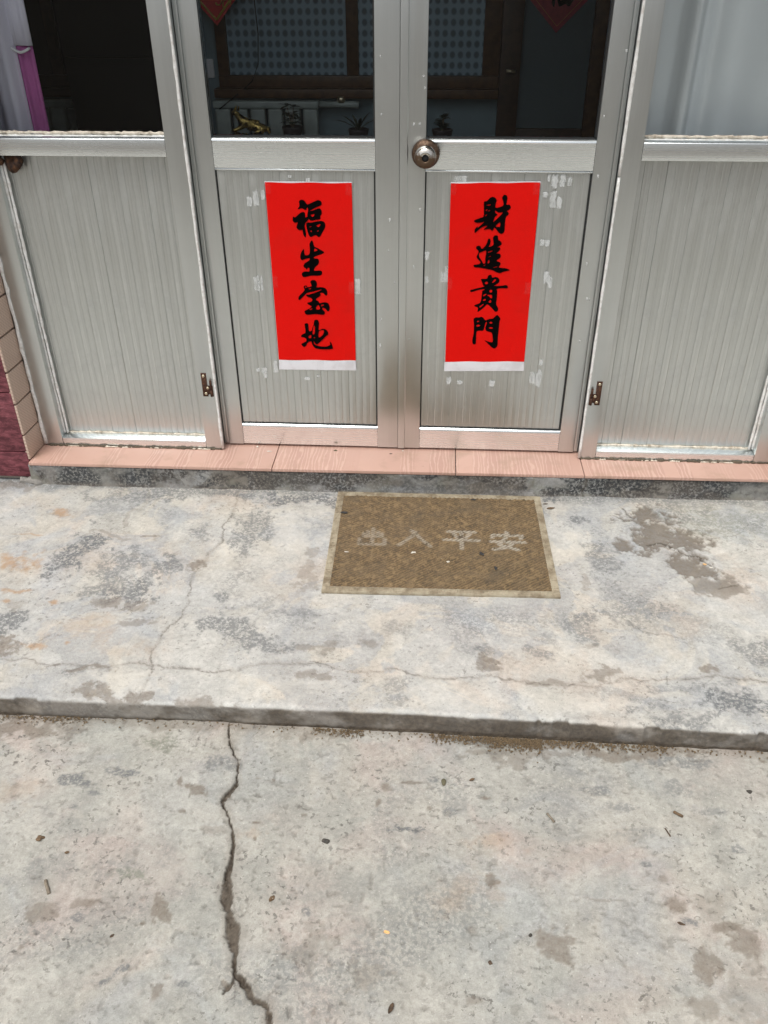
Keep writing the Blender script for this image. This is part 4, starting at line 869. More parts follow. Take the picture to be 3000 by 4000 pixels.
def latch(x, s, z):
    """rusty bolt plate on the post; s = +1 when the bolt is on its right"""
    y0 = PF - .0022
    P_ = [(0, 0), (.016, 0), (.016, .005), (.0205, .008), (.025, .005), (.025, 0), (.033, 0), (.033, .036), (.0165, .036), (.0165, .078), (0, .078)]
    ring = [(x + s * a, y0, z + b) for a, b in P_]
    lt = MB().prism(ring, (0, .0022, 0)).build('latch', M['rust'], frame, .0004, 1)
    MB().tube([(x + s * .028, y0 - .003, z + .030), (x + s * .028, y0 - .003, z + .056)], .0034, 10).build('bolt', M['rust'], lt, smooth=True)
    MB().tube([(x + s * .028, y0 - .003, z + .002), (x + s * .028, y0 - .003, z + .022)], .0040, 10).build('bolt', M['rust'], lt, smooth=True)
    for a, b in ((.008, .069), (.017, .029), (.010, .010)):
        MB().lathe([(.0, .0048), (-.0012, .0044), (-.0022, .0026), (-.0024, .0008)], (x + s * a, y0 + .0002, z + b), 'Y', 14).build('screw', M['screw'], lt, smooth=True)


latch(-.640, 1, .184)
latch(.585, -1, .184)

# brown crust hanging under the side rail
def lump(name, c, r, mat, seed=0, sub=3, noise=.35, sq=(1, 1, 1)):
    bm = bmesh.new()
    bmesh.ops.create_icosphere(bm, subdivisions=sub, radius=1)
    rr = random.Random(seed)
    ph = [(Vector((rr.uniform(-1, 1), rr.uniform(-1, 1), rr.uniform(-1, 1))).normalized(), rr.uniform(1.5, 5), rr.uniform(0, 6)) for _ in range(9)]
    for v in bm.verts:
        n = v.co.normalized()
        k = 1 + noise * sum(math.sin(d.dot(n) * f + p) for d, f, p in ph) / 4
        v.co = Vector((n.x * r[0] * sq[0], n.y * r[1] * sq[1], n.z * r[2] * sq[2])) * k + Vector(c)
    me = bpy.data.meshes.new(name)
    bm.to_mesh(me)
    bm.free()
    for p in me.polygons:
        p.use_smooth = True
    ob = link(name, me, mat)
    return settle(ob)


tag(lump('rust_crust', (-1.083, -.004, .870), (.019, .020, .022), M['crust'], 3, noise=.5), 'larger crumbly rust-brown crust under the side rail', 'crust', 'brown crust under the rail')
tag(lump('rust_crust', (-1.127, -.010, .874), (.014, .018, .016), M['crust'], 4, noise=.5), 'smaller rust-brown crust under the side rail in the corner of the post', 'crust', 'brown crust under the rail')

# ------------------------------------------------------------------ the two door leaves
def door_leaf(label, xs, meet):
    xo0, xa, xb, xo1 = xs            # outer edge, panel opening, outer edge
    leaf = thing('door_leaf', label, 'door', ((xo0 + xo1) / 2, .02, .002))
    BK = .040
    # stiles; the hinge side carries a narrow flange behind a shadow groove
    def stile(x0, x1, groove):
        if groove == 'L':
            prof = [(x0, .004), (x0 + .012, .004), (x0 + .012, .008), (x0 + .0145, .008), (x0 + .0145, 0), (x1, 0), (x1, BK), (x0, BK)]
        elif groove == 'R':
            prof = [(x0, 0), (x1 - .0145, 0), (x1 - .0145, .008), (x1 - .012, .008), (x1 - .012, .004), (x1, .004), (x1, BK), (x0, BK)]
        elif groove == 'strip':
            prof = [(x0, -.004), (x0 + .020, -.004), (x0 + .022, 0), (x1, 0), (x1, BK), (x0, BK)]
        else:
            prof = [(x0, 0), (x1, 0), (x1, BK), (x0, BK)]
        v_profile(MB(), .001, TOP - .01, prof).build('stile', M['alu'], leaf, .0012, 2)
    stile(xo0, xa, 'L' if meet == 'R' else 'strip')
    stile(xb, xo1, 'R' if meet == 'L' else None)
    # rails: a rounded lip catches the sky along the top edge
    def rail(z0, z1, lip):
        prof = [(.0012, z0), (.0012, z1 - lip), (-.0010, z1 - lip * .8), (.0005, z1 - lip * .35), (.0045, z1), (.038, z1), (.038, z0)]
        h_profile(MB(), xa + .0004, xb - .0004, prof).build('rail', M['alu_rail'], leaf, .0007, 2)
    rail(.0025, .0745, .010)
    rail(.8535, .9300, .010)
    # thin bright moulding right under the middle rail
    MB().box(xa + .0004, xb - .0004, .0018, .012, .8478, .8522).build('moulding', M['alu_rail'], leaf, .0006, 1)
    boards(leaf, xa + .003, xb - .003, .0785, .8470, 5, .0085)
    # black gasket round the panel
    MB().box(xa + .0002, xa + .0032, .0065, .016, .0750, .8474).build('gasket', M['rubber'], leaf)
    MB().box(xb - .0048, xb - .0002, .0060, .016, .0750, .8474).build('gasket', M['rubber'], leaf)
    MB().box(xa + .0034, xb - .0050, .0060, .016, .0748, .0782).build('gasket', M['rubber'], leaf)
    MB().box(xa + .0034, xb - .0050, .0100, .020, .9302, .9340).build('gasket', M['rubber'], leaf)
    MB().box(xb - .0046, xb - .0002, .0100, .020, .9342, TOP - .1).build('gasket', M['rubber'], leaf)
    MB().box(xa + .0006, xb - .0050, .018, .023, .9345, TOP - .02).build('window_pane', M['glass'], leaf)
    return leaf


leafA = door_leaf('aluminium door leaf without a knob, its paper strip ending in the character for land', (-.598, -.535, -.0968, -.0325), 'R')
leafB = door_leaf('aluminium door leaf carrying the round worn knob', (-.0315, .0374, .4825, .5445), 'L')

# knob
K = (.0375, 0, .894)
kb = MB().lathe([(-.0005, .0365), (-.006, .0368), (-.010, .034), (-.013, .029), (-.016, .0225), (-.019, .016), (-.030, .0135)], K, 'Y', 40).build('door_knob', M['rose'], leafB, smooth=True)
MB().lathe([(-.028, .0135), (-.032, .0205), (-.038, .0265), (-.046, .0285), (-.054, .0272), (-.060, .0225), (-.063, .0150), (-.0638, .0095), (-.0610, .0088), (-.058, .0080)], K, 'Y', 40).build('grip', M['knob'], kb, smooth=True)
MB().lathe([(-.0600, .0086), (-.0612, .0084), (-.0614, .004)], K, 'Y', 20).build('keyhole', M['black'], kb, smooth=True)


def scraps(leaf, items, seed):
    rr = random.Random(seed)
    for x, z, w, h in items:
        n = 23
        pts = []
        for k in range(n):
            a = 2 * math.pi * (k + rr.uniform(-.3, .3)) / n
            cx, cz = math.cos(a), math.sin(a)
            s = 1 / max(abs(cx), abs(cz))               # towards a rectangle
            s = (s * .85 + .15) * (rr.uniform(.62, 1.06) if rr.random() < .5 else rr.uniform(.95, 1.05))
            pts.append((x + cx * s * w * .5, .0060 + rr.uniform(0, .0004), z + cz * s * h * .5))
        mb = MB()
        mb.prism(pts, (0, .0006, 0))
        mb.build('tape_scrap', M['tape'], leaf)


scraps(leafA, SCRAPS_A, 1)
scraps(leafB, SCRAPS_B, 2)
rr = random.Random(5)
for leaf, x0, x1 in ((leafA, -.094, -.036), (leafB, .0, .034), (leafB, .488, .53)):
    for k in range(7):
        x, z = rr.uniform(x0, x1), rr.choice([rr.uniform(.35, .85), rr.uniform(.95, 1.2)])
        w, h = rr.uniform(.002, .006), rr.uniform(.003, .011)
        MB().box(x - w / 2, x + w / 2, -.0006, .0005, z - h / 2, z + h / 2).build('tape_scrap', M['tape'], leaf, .0003, 1)


# ------------------------------------------------------------------ red paper couplets pasted on the doors
def smooth_ring(ring, sub=3):
    n = len(ring)
    out = []
    for i in range(n):
        p0, p1, p2, p3 = (Vector(ring[(i + k) % n]) for k in (-1, 0, 1, 2))
        for s in range(sub):
            t_ = s / sub
            out.append(.5 * ((2 * p1) + (-p0 + p2) * t_ + (2 * p0 - 5 * p1 + 4 * p2 - p3) * t_ * t_ + (-p0 + 3 * p1 - 3 * p2 + p3) * t_ ** 3))
    return out


def ink_character(key, y, parent, mat=None, xf=None, name='character'):
    mb = MB()
    for k, rings in enumerate(CHARACTERS[key]):
        rings = [smooth_ring(r) for r in rings]
        flat = [p for r in rings for p in r]
        tris = tessellate_polygon([[Vector((p.x, p.y, 0)) for p in r] for r in rings])
        f = xf or (lambda a, b: (a, b))
        vs = []
        for p in flat:
            a, b = f(p.x, p.y)
            vs.append((a, y - .00012 * k, b))
        mb.add(vs, tris)
    return mb.build(name, mat or M['ink'], parent)


def sheet(corners, y, nx, nz, bulge, seed):
    """paper sheet between four corners, gently buckled"""
    a, b, c_, d = (Vector(p) for p in corners)
    vs, fs = [], []
    for j in range(nz + 1):
        for i in range(nx + 1):
            s, t_ = i / nx, j / nz
            p = (a * (1 - s) + b * s) * (1 - t_) + (d * (1 - s) + c_ * s) * t_
            wv = bulge * (math.sin(s * 5 + seed) * math.sin(t_ * 7 + seed * 2) * .5 + .5) * min(1, 6 * s, 6 * (1 - s), 8 * t_, 8 * (1 - t_))
            edge_w = .0009 * math.sin(s * 13 + seed) * (1 if j == 0 else 0)
            vs.append((p.x, y - wv, p.y + edge_w))
    n = nx + 1
    for j in range(nz):
        for i in range(nx):
            fs.append((j * n + i, j * n + i + 1, (j + 1) * n + i + 1, (j + 1) * n + i))
    return MB().add(vs, fs)


def couplet(label, paper, margin, keys, seed):
    x = (paper[0][0] + paper[1][0]) / 2
    cp = thing('paper_couplet', label, 'paper strip', (x, .005, margin[2][1]))
    sheet(paper, .0050, 16, 30, .0015, seed).build('red_paper', M['red'], cp, smooth=True)
    sheet(margin, .0046, 14, 4, .0008, seed + 1).build('white_margin', M['paper'], cp, smooth=True)
    # white backing showing along the upper edge
    (ax, az), (bx, bz) = paper[0], paper[1]
    MB().add([(ax - .001, .0056, az - .004), (bx + .001, .0056, bz - .004), (bx + .0012, .0056, bz + .0032), (ax - .0012, .0056, az + .0036)], [(0, 1, 2, 3)]).build('backing_edge', M['paper'], cp)
    for k in keys:
        ink_character(k, .0030, cp)
    (cx_, cz_), (dx2, dz2) = paper[2], paper[3]
    for tx, tz in ((ax + .004, az - .012), (bx - .006, bz - .014), (ax + .004, az * .47 + dz2 * .53), (bx - .005, bz * .44 + cz_ * .56), ((ax + bx) / 2 + .01, dz2 - .016)):
        MB().box(tx - .011, tx + .011, .0029, .0031, tz - .017, tz + .017).build('tape', M['clear_tape'], cp)
    return cp


couplet('red paper strip with four black brush characters beginning with the sign for fortune', PAPER_A, MARGIN_A, ('fu', 'sheng', 'bao', 'di'), 1)
couplet('red paper strip with four black brush characters ending with the sign for gate', PAPER_B, MARGIN_B, ('cai', 'jin', 'gui', 'men'), 3)

# ------------------------------------------------------------------ doormat
MC = [Vector((-.213, -.1545)), Vector((.419, -.1505)), Vector((.4275, -.641)), Vector((-.206, -.651))]
MZ = LAND_Z + .0055
dm_ = thing('doormat', 'brown ribbed rubber doormat with pale key-pattern border and worn greeting', 'doormat', (.107, -.40, LAND_Z))


def matp(s, t_):
    return (MC[0] * (1 - s) + MC[1] * s) * (1 - t_) + (MC[3] * (1 - s) + MC[2] * s) * t_


LX, LY = .632, .494
def mat_quad(s0, s1, t0, t1, z0, z1, mb):
    ring = [matp(s0, t0), matp(s1, t0), matp(s1, t1), matp(s0, t1)]
    mb.prism([(p.x, p.y, z0) for p in ring], (0, 0, z1 - z0))


mb = MB()
mat_quad(.002, .998, .003, .997, LAND_Z - .003, MZ, mb)
mb.build('backing', M['mat_border'], dm_)
bw_s, bw_t = .0205 / LX, .0205 / LY
for s0, s1, t0, t1 in ((0, 1, 0, bw_t), (0, 1, 1 - bw_t, 1), (0, bw_s, bw_t + .0005, 1 - bw_t - .0005), (1 - bw_s, 1, bw_t + .0005, 1 - bw_t - .0005)):
    mb = MB()
    mat_quad(s0, s1, t0, t1, LAND_Z - .001, MZ + .0030, mb)
    bo = mb.build('border', M['mat_border'], dm_, .0012, 2)
    # raised key pattern
    mb = MB()
    horizontal = (s1 - s0) > .5
    L_, W_ = ((s1 - s0) * LX, (t1 - t0) * LY) if horizontal else ((t1 - t0) * LY, (s1 - s0) * LX)
    unit, n_ = .034, int(L_ / .034)
    q = .0018
    for k in range(n_):
        u0 = k * unit + (L_ - n_ * unit) / 2
        lines = [((.002, .003), (.002, .0175)), ((.002, .0175), (.026, .0175)), ((.026, .0175), (.026, .0072)), ((.026, .0072), (.011, .0072)), ((.011, .0072), (.011, .0125)), ((.011, .0125), (.019, .0125)), ((.002, .003), (.034, .003))]
        for (a0, b0), (a1, b1) in lines:
            A0, A1 = sorted((a0, a1))
            B0, B1 = sorted((b0, b1))
            A0 -= q / 2; A1 += q / 2; B0 -= q / 2; B1 += q / 2
            if horizontal:
                mat_quad(s0 + (u0 + A0) / LX, s0 + (u0 + A1) / LX, t0 + B0 / LY, t0 + B1 / LY, MZ + .0028, MZ + .0046, mb)
            else:
                mat_quad(s0 + B0 / LX, s0 + B1 / LX, t0 + (u0 + A0) / LY, t0 + (u0 + A1) / LY, MZ + .0028, MZ + .0046, mb)
    kp = mb.build('key_pattern', M['mat_border'], bo)
# ribbed field with the worn greeting printed on it
nx_, ny_ = 360, 290
S_, T_ = np.meshgrid(np.linspace(bw_s * .97, 1 - bw_s * .97, nx_), np.linspace(bw_t * .97, 1 - bw_t * .97, ny_), indexing='ij')
c0, c1, c2, c3 = (np.array(v) for v in MC)
PXY = (c0 * (1 - S_)[..., None] + c1 * S_[..., None]) * (1 - T_)[..., None] + (c3 * (1 - S_)[..., None] + c2 * S_[..., None]) * T_[..., None]
MX, MY = PXY[..., 0], PXY[..., 1]
ang = math.radians(38)
ph = (-(MX + (fbm(MX, MY, 8, 3, .5, 60) - .5) * .003) * math.sin(ang) + MY * math.cos(ang)) / .0088
rib = .5 + .5 * np.cos(2 * math.pi * ph)
clog = sstep(.45, .7, fbm(MX, MY, 9, 5, .6, 61))
leftside = 1 - .45 * (1 - sstep(-.05, .15, MX))
hgt = rib * .0028 * leftside * (1 - .45 * clog) + (fbm(MX, MY, 70, 4, .7, 62) - .5) * .0045
TXT = [
    # out
    [(.20, .70), (.20, .52), (.80, .52), (.80, .70)], [(.5, .98), (.5, .06)], [(.08, .36), (.08, .06), (.92, .06), (.92, .36)], [(.33, .80), (.33, .55)], [(.67, .80), (.67, .55)]], [
    # in
    [(.38, .98), (.50, .90), (.42, .60), (.02, .04)], [(.50, .86), (.68, .46), (.98, .02)]], [
    # level
    [(.14, .94), (.90, .94)], [(.30, .82), (.40, .62)], [(.76, .82), (.64, .62)], [(.02, .48), (1.0, .48)], [(.52, .94), (.52, .0)]], [
    # peace
    [(.5, 1.0), (.5, .86)], [(.08, .68), (.10, .82), (.92, .82), (.88, .66)], [(.46, .70), (.26, .30), (.78, .04)], [(.68, .48), (.50, .18), (.10, .04)], [(.04, .46), (.98, .46)]]
TXT = list(TXT)
boxes = [(-.130, -.4365, .086, .086), (-.012, -.434, .095, .078), (.118, -.441, .102, .090), (.252, -.442, .102, .090)]
txt = np.zeros(MX.shape)
for strokes, (bx, by, bw2, bh) in zip(TXT, boxes):
    for st in strokes:
        d, _ = poly_dist(MX, MY, [(bx + p[0] * bw2, by + p[1] * bh) for p in st])
        txt = np.maximum(txt, 1 - sstep(.0034, .0092, d))
fld = grid_object('rib_field', np.stack([MX, MY, MZ + .0012 + hgt], -1) - np.array(ORIGIN[dm_.name]), dict(rib=rib, text=txt), M['mat_ribs'])
fld.parent = dm_

# ------------------------------------------------------------------ curtains behind the side glass
def cloth(name, color1, color2, transl=.25):
    t = NT(name)
    n = t.noise(300, 3, .6, stretch=(1, 1, .3))
    c = t.mix(n, color1, color2)
    d = t.t.nodes.new('ShaderNodeBsdfDiffuse')
    t.put(d.inputs[0], c)
    tl = t.t.nodes.new('ShaderNodeBsdfTranslucent')
    t.put(tl.inputs[0], c)
    ms = t.t.nodes.new('ShaderNodeMixShader')
    ms.inputs[0].default_value = transl
    t.t.links.new(d.outputs[0], ms.inputs[1])
    t.t.links.new(tl.outputs[0], ms.inputs[2])
    t.t.links.new(ms.outputs[0], t.out.inputs['Surface'])
    return t.mat


M['lavender'] = cloth('lavender_voile', (.76, .74, .86), (.70, .68, .81), .06)
M['magenta'] = cloth('magenta_cloth', (.62, .21, .50), (.50, .14, .39))
M['pale_cloth'] = cloth('pale_blue_cloth', (.88, .90, .92), (.83, .86, .89), .04)


def curtain(name, label, x0, x1, y, z0, z1, mat, folds, amp, seed, edge=0.0, n=90):
    vs, fs = [], []
    rr = random.Random(seed)
    ph = [rr.uniform(0, 6) for _ in range(4)]
    nz = 12
    for j in range(nz + 1):
        z_ = z0 + (z1 - z0) * j / nz
        for i in range(n + 1):
            s = i / n
            x = x0 + (x1 - x0) * s
            w = amp * (math.sin(folds * s * 6.283 + ph[0]) * .6 + math.sin(folds * 2.3 * s * 6.283 + ph[1] + .3 * j / nz) * .3)
            w += -amp * .9 * math.exp(-((s - .135) / .022) ** 2) + amp * .9 * math.exp(-((s - .185) / .02) ** 2) + amp * .9 * (s < .11)
            vs.append((x + edge * j / nz * s, y + w, z_))
    for j in range(nz):
        for i in range(n):
            a = j * (n + 1) + i
            fs.append((a, a + 1, a + n + 2, a + n + 1))
    ob = MB().add(vs, fs).build(name, mat, smooth=True)
    sol = ob.modifiers.new('thickness', 'SOLIDIFY')
    sol.thickness = .0015
    settle(ob)
    return tag(ob, label, 'curtain')


curtain('curtain', 'pale lavender curtain behind the side glass by the magenta cloth', -1.55, -1.072, .115, .30, 2.10, M['lavender'], 5, .016, 1)
curtain('curtain', 'lavender upper curtain edge above the magenta cloth', -1.076, -1.022, .120, 1.135, 2.10, M['lavender'], 1, .006, 2, n=24)
curtain('curtain', 'magenta cloth strip hanging behind the side glass', -1.084, -1.024, .125, .30, 1.134, M['magenta'], 1.6, .007, 3, n=24)
curtain('curtain', 'pale blue-white curtain filling the side glass beside the knob leaf', .605, 1.35, .105, .30, 2.10, M['pale_cloth'], 2.2, .040, 5)

hem = MB().tube([(-1.080 + .05 * k / 8, .112 + .004 * math.sin(k), 1.130 - .010 * math.sin(math.pi * k / 8)) for k in range(9)], .0035, 8).build('curtain_hem', M['paper'], smooth=True)
tag(settle(hem), 'white hem cord across the top of the magenta cloth', 'hem')

# ------------------------------------------------------------------ room behind the glass
BY = 1.50
t = NT('room_paint')
M['room'] = t.finish(t.mix(t.noise(2, 4), (.19, .255, .29), (.16, .215, .245)), .9)
t = NT('room_floor')
M['room_floor'] = t.finish(t.mix(t.noise(5, 5), (.10, .085, .07), (.075, .065, .055)), .5)
M['dull_cloth'] = cloth('dull_blue_cloth', (.15, .19, .21), (.12, .155, .175))
M['brown_wood'] = plain('brown_window_wood', (.085, .040, .015), (.055, .025, .010), .45, 30, .1)
M['dark_wood'] = plain('dark_door_wood', (.05, .024, .014), (.032, .016, .010), .45, 30, .1)
t = NT('lace_film')
vor = t.n('TexVoronoi', {'Vector': t.n('Mapping', {'Vector': t.n('CombineXYZ', {0: t.n('SeparateXYZ', {0: t.co}, out=0), 1: t.n('SeparateXYZ', {0: t.co}, out=2)}), 'Scale': (1, .85, 1)}), 'Scale': 31, 'Randomness': 0.0}, out=0, voronoi_dimensions='2D')
fade = t.ramp(t.n('SeparateXYZ', {0: t.co}, out=0), -.75, -.45)
c = t.mix(t.math('MULTIPLY', t.math('SUBTRACT', 1.0, t.ramp(vor, .20, .46)), fade), (.24, .335, .41), (.075, .11, .14))
M['lace'] = t.finish(c, .35, 0)
M['rad_paint'] = plain('radiator_enamel', (.36, .41, .40), (.30, .35, .34), .4, 20, .05)
t = NT('gilt')
M['gilt'] = t.finish(t.mix(t.ramp(t.noise(45, 5, .7), .45, .6), (.55, .40, .13), (.04, .028, .014)), .3, .85, t.noise(60, 4), .4)
M['plant'] = plain('house_plant_leaf', (.018, .030, .020), (.035, .055, .036), .45, 60)
M['pot'] = plain('dark_pot', (.05, .045, .05), (.035, .03, .035), .5, 30)
M['maroon_paper'] = plain('maroon_paper', (.30, .035, .05), (.22, .025, .04), .55, 60, .05)
M['red_card'] = plain('red_card', (.58, .03, .03), (.45, .02, .02), .5, 50, .05)
M['gold_trim'] = plain('gold_trim', (.50, .36, .08), (.38, .25, .05), .45, 80)

MB().box(-4, 5, BY, BY + .2, TILE_Z - .004, 2.6).build('interior_wall', M['room'])
MB().box(-2.6, -2.4, .32, BY + .2, TILE_Z - .004, 2.6).build('interior_wall', M['room'])
MB().box(2.4, 2.6, .32, BY + .2, TILE_Z - .004, 2.6).build('interior_wall', M['room'])
MB().box(-4.2, 5.2, .163, BY + .2, TILE_Z - .06, TILE_Z - .005).build('interior_floor', M['room_floor'])
MB().box(-4.2, 5.2, .303, BY + .2, 2.601, 2.75).build('interior_ceiling', M['room'])
for o in list(col.objects):
    if o.name.startswith('interior_'):
        structure(o)

iw = thing('inner_window', 'brown wooden inner window with dotted lace panes seen through the doors', 'window', (-.27, BY, .84))
F0 = BY - .03
MB().box(-.845, -.800, F0, BY - .001, .917, 2.0).build('frame', M['brown_wood'], iw, .003)
MB().box(.240, .308, F0, BY - .001, .917, 2.0).build('frame', M['brown_wood'], iw, .003)
MB().box(-.312, -.264, F0, BY - .001, .917, 2.0).build('mullion', M['brown_wood'], iw, .003)
MB().box(-.845, .308, F0 - .006, BY - .001, .872, .9165).build('frame', M['brown_wood'], iw, .003)
MB().box(-.86, .308, F0 - .05, BY - .001, .838, .8715).build('sill', M['brown_wood'], iw, .004)
MB().box(-.845, .308, F0 - .004, BY - .001, 2.001, 2.05).build('frame', M['brown_wood'], iw, .003)
for xa, xb in ((-.800, -.312), (-.264, .240)):
    MB().box(xa + .001, xb - .001, BY - .014, BY - .002, .9175, 2.0).build('pane', M['lace'], iw)

iw2 = thing('inner_window', 'dark brown inner window with unlit panes behind the magenta cloth', 'window', (-1.6, BY, .84))
MB().box(-2.05, -1.36, F0 - .006, BY - .001, .872, .9165).build('frame', M['dark_wood'], iw2, .003)
MB().box(-2.06, -1.35, F0 - .04, BY - .001, .838, .8715).build('sill', M['dark_wood'], iw2, .004)
MB().box(-1.545, -1.50, F0, BY - .001, .917, 2.0).build('mullion', M['dark_wood'], iw2, .003)
for xa, xb in ((-2.05, -1.546), (-1.499, -1.36)):
    MB().box(xa, xb, BY - .014, BY - .002, .9175, 2.0).build('pane', M['black'], iw2)
cb = thing('cabinet', 'tall black cabinet seen through the side glass beside the magenta cloth', 'cabinet', (-1.14, 1.3, 0))
MB().box(-1.345, -.945, 1.12, 1.40, 0, 1.012).build('lower_door', M['black'], cb, .004)
MB().box(-1.345, -.945, 1.12, 1.40, 1.016, 2.0).build('upper_door', M['black'], cb, .004)

idr = thing('inner_door', 'dark brown inner door with a pale curtained pane behind the knob leaf', 'door', (.51, BY, 0))
MB().box(.310, .392, F0 - .01, BY - .001, 0, 2.05).build('door_post', M['dark_wood'], idr, .003)
MB().box(.668, .755, F0 - .01, BY - .001, 0, 2.05).build('door_post', M['brown_wood'], idr, .003)
MB().box(.393, .667, F0, BY - .001, 0, .72).build('lower_panel', M['dark_wood'], idr, .003)
MB().box(.393, .667, BY - .016, BY - .002, .721, 2.05).build('pane', M['dull_cloth'], idr)
MB().tube([(.372, F0 - .03, .935), (.335, F0 - .032, .940)], .006, 10).build('handle', M['screw'], idr, smooth=True)


def radiator(label, x0, n, pitch=.0735):
    rd = thing('radiator', label, 'radiator', (x0 + n * pitch / 2, BY - .07, .2), 'radiators under the inner window wall')
    x1 = x0 + n * pitch
    MB().box(x0, x1, BY - .095, BY - .045, .800, .829).build('top_header', M['rad_paint'], rd, .008, 3)
    MB().box(x0, x1, BY - .095, BY - .045, .20, .235).build('bottom_header', M['rad_paint'], rd, .008, 3)
    for k in range(n):
        a = x0 + k * pitch
        MB().box(a + .006, a + pitch - .006, BY - .090, BY - .050, .236, .799).build('column', M['rad_paint'], rd, .010, 3)
    return rd


rdA = radiator('pale enamel radiator below the wooden sill, behind the gilt ornament', -.868, 6)
rdB = radiator('pale enamel radiator seen through the side glass by the magenta cloth', -1.72, 5)
pv = MB().tube([(-.427, BY - .07, .815), (-.33, BY - .07, .815), (-.285, BY - .07, .815), (-.262, BY - .068, .812)], [.012, .012, .013, .014], 12).build('pipe', M['rad_paint'], rdA, smooth=True)
MB().lathe([(0, .016), (.012, .018), (.024, .016)], (-.335, BY - .07, .822), 'Z', 14).build('valve', M['screw'], pv, smooth=True)
MB().tube([(-.335, BY - .07, .84), (-.335, BY - .07, .856)], .006, 8).build('valve_stem', M['black'], pv, smooth=True)

tb = thing('console_table', 'dark wooden console table in front of the radiator', 'table', (-.3, 1.22, 0))
MB().box(-.95, .30, 1.10, 1.36, .683, .708).build('table_top', M['dark_wood'], tb, .004)
for xa in (-.93, .25):
    for ya in (1.115, 1.315):
        MB().box(xa, xa + .03, ya, ya + .03, -.01, .682).build('leg', M['dark_wood'], tb, .003)

# gilt reclining animal on a rocky base
g = thing('gilt_ornament', 'small gilt reclining animal on a rocky base on the console table', 'ornament', (-.68, 1.25, .709))
def skin(name, nodes, edges, mat, parent, sub=2):
    me = bpy.data.meshes.new(name)
    o = ORIGIN[parent.name]
    me.from_pydata([tuple(Vector(p[:3]) - o) for p in nodes], edges, [])
    ob = link(name, me, mat, parent)
    sk = ob.modifiers.new('skin', 'SKIN')
    for i, p in enumerate(nodes):
        me.skin_vertices[0].data[i].radius = (p[3], p[3])
    me.skin_vertices[0].data[0].use_root = True
    ss = ob.modifiers.new('sub', 'SUBSURF')
    ss.levels = ss.render_levels = sub
    return ob


bx, byy, bz = -.68, 1.25, .709
skin('body', [(bx + .01, byy, bz + .055, .020), (bx - .03, byy, bz + .065, .019), (bx - .05, byy - .005, bz + .085, .013), (bx - .058, byy - .012, bz + .103, .013), (bx - .072, byy - .02, bz + .100, .008),
              (bx + .045, byy, bz + .052, .020), (bx + .068, byy, bz + .040, .010), (bx + .075, byy - .02, bz + .026, .005),
              (bx - .045, byy - .018, bz + .045, .009), (bx - .075, byy - .024, bz + .036, .006),
              (bx + .045, byy - .02, bz + .036, .010), (bx + .015, byy - .026, bz + .032, .006)],
     [(0, 1), (1, 2), (2, 3), (3, 4), (0, 5), (5, 6), (6, 7), (1, 8), (8, 9), (5, 10), (10, 11)], M['gilt'], g)
for k, (ax, az, ar) in enumerate(((-.058, .118, .006), (-.048, .115, .006), (-.064, .112, .004))):
    MB().tube([(bx + ax, byy - .008, bz + az - .008), (bx + ax + .004, byy - .004, bz + az + .008)], [ar, ar * .3], 6).build('ear', M['gilt'], g, smooth=True)
rr = random.Random(9)
mb = MB()
for k in range(14):
    c_ = Vector((bx + rr.uniform(-.065, .065), byy + rr.uniform(-.03, .03), bz + rr.uniform(.004, .026)))
    s_ = rr.uniform(.010, .019)
    mb.add([c_ + Vector(d) * s_ for d in ((1, 0, 0), (-1, 0, 0), (0, 1, 0), (0, -1, 0), (0, 0, .8), (0, 0, -.2))],
           [(0, 2, 4), (2, 1, 4), (1, 3, 4), (3, 0, 4), (2, 0, 5), (1, 2, 5), (3, 1, 5), (0, 3, 5)])
mb.build('rock_base', M['gilt'], g)


def leaf_mesh(mb, p, d, L, w, droop=.3):
    d = d.normalized()
    side = d.cross(Vector((0, 0, 1)))
    side = side.normalized() if side.length > .01 else Vector((1, 0, 0))
    rows = []
    for k in range(5):
        t_ = k / 4
        c_ = p + d * L * t_ + Vector((0, 0, -droop * L * t_ * t_))
        ww = w * math.sin(math.pi * (.08 + .9 * t_)) * .5
        rows.append((c_ - side * ww, c_ + side * ww))
    vs = [q for r_ in rows for q in r_]
    mb.add(vs, [(2 * k, 2 * k + 1, 2 * k + 3, 2 * k + 2) for k in range(4)])


def pot_plant(label, x, y, z0, h, spread_, nl, L, w, seed, strap=False):
    pl = thing('potted_plant', label, 'plant', (x, y, z0))
    MB().lathe([(0, .030), (.006, .032), (.045, .040), (.050, .041), (.052, .036), (.044, .034)], (x, y, z0), 'Z', 24).build('pot', M['pot'], pl, smooth=True)
    rr = random.Random(seed)
    st_ = MB()
    for k in range(nl):
        a = 2 * math.pi * k / nl + rr.uniform(-.4, .4)
        zz = z0 + .045 + (h - .045) * rr.uniform(.25, 1)
        base = Vector((x + math.cos(a) * spread_ * .35 * rr.random(), y + math.sin(a) * spread_ * .35 * rr.random(), zz)) if not strap else Vector((x, y, z0 + .045))
        mb = MB()
        if strap:
            leaf_mesh(mb, base, Vector((math.cos(a), math.sin(a) * .4, rr.uniform(.5, 1.2))), L * rr.uniform(.7, 1.1), w, .35)
        else:
            for q in range(5):
                b = a + (q - 2) * .75
                leaf_mesh(mb, base, Vector((math.cos(b), math.sin(b), rr.uniform(.0, .7))), L * rr.uniform(.7, 1.1), w, .3)
        mb.build('leaf', M['plant'], pl, smooth=True)
        st_.tube([(x, y, z0 + .04), ((x + base.x) / 2, (y + base.y) / 2, (z0 + zz) / 2 + .02), tuple(base)], .0016, 5)
    if not strap:
        st_.build('stem', M['twig'], pl)
    return pl


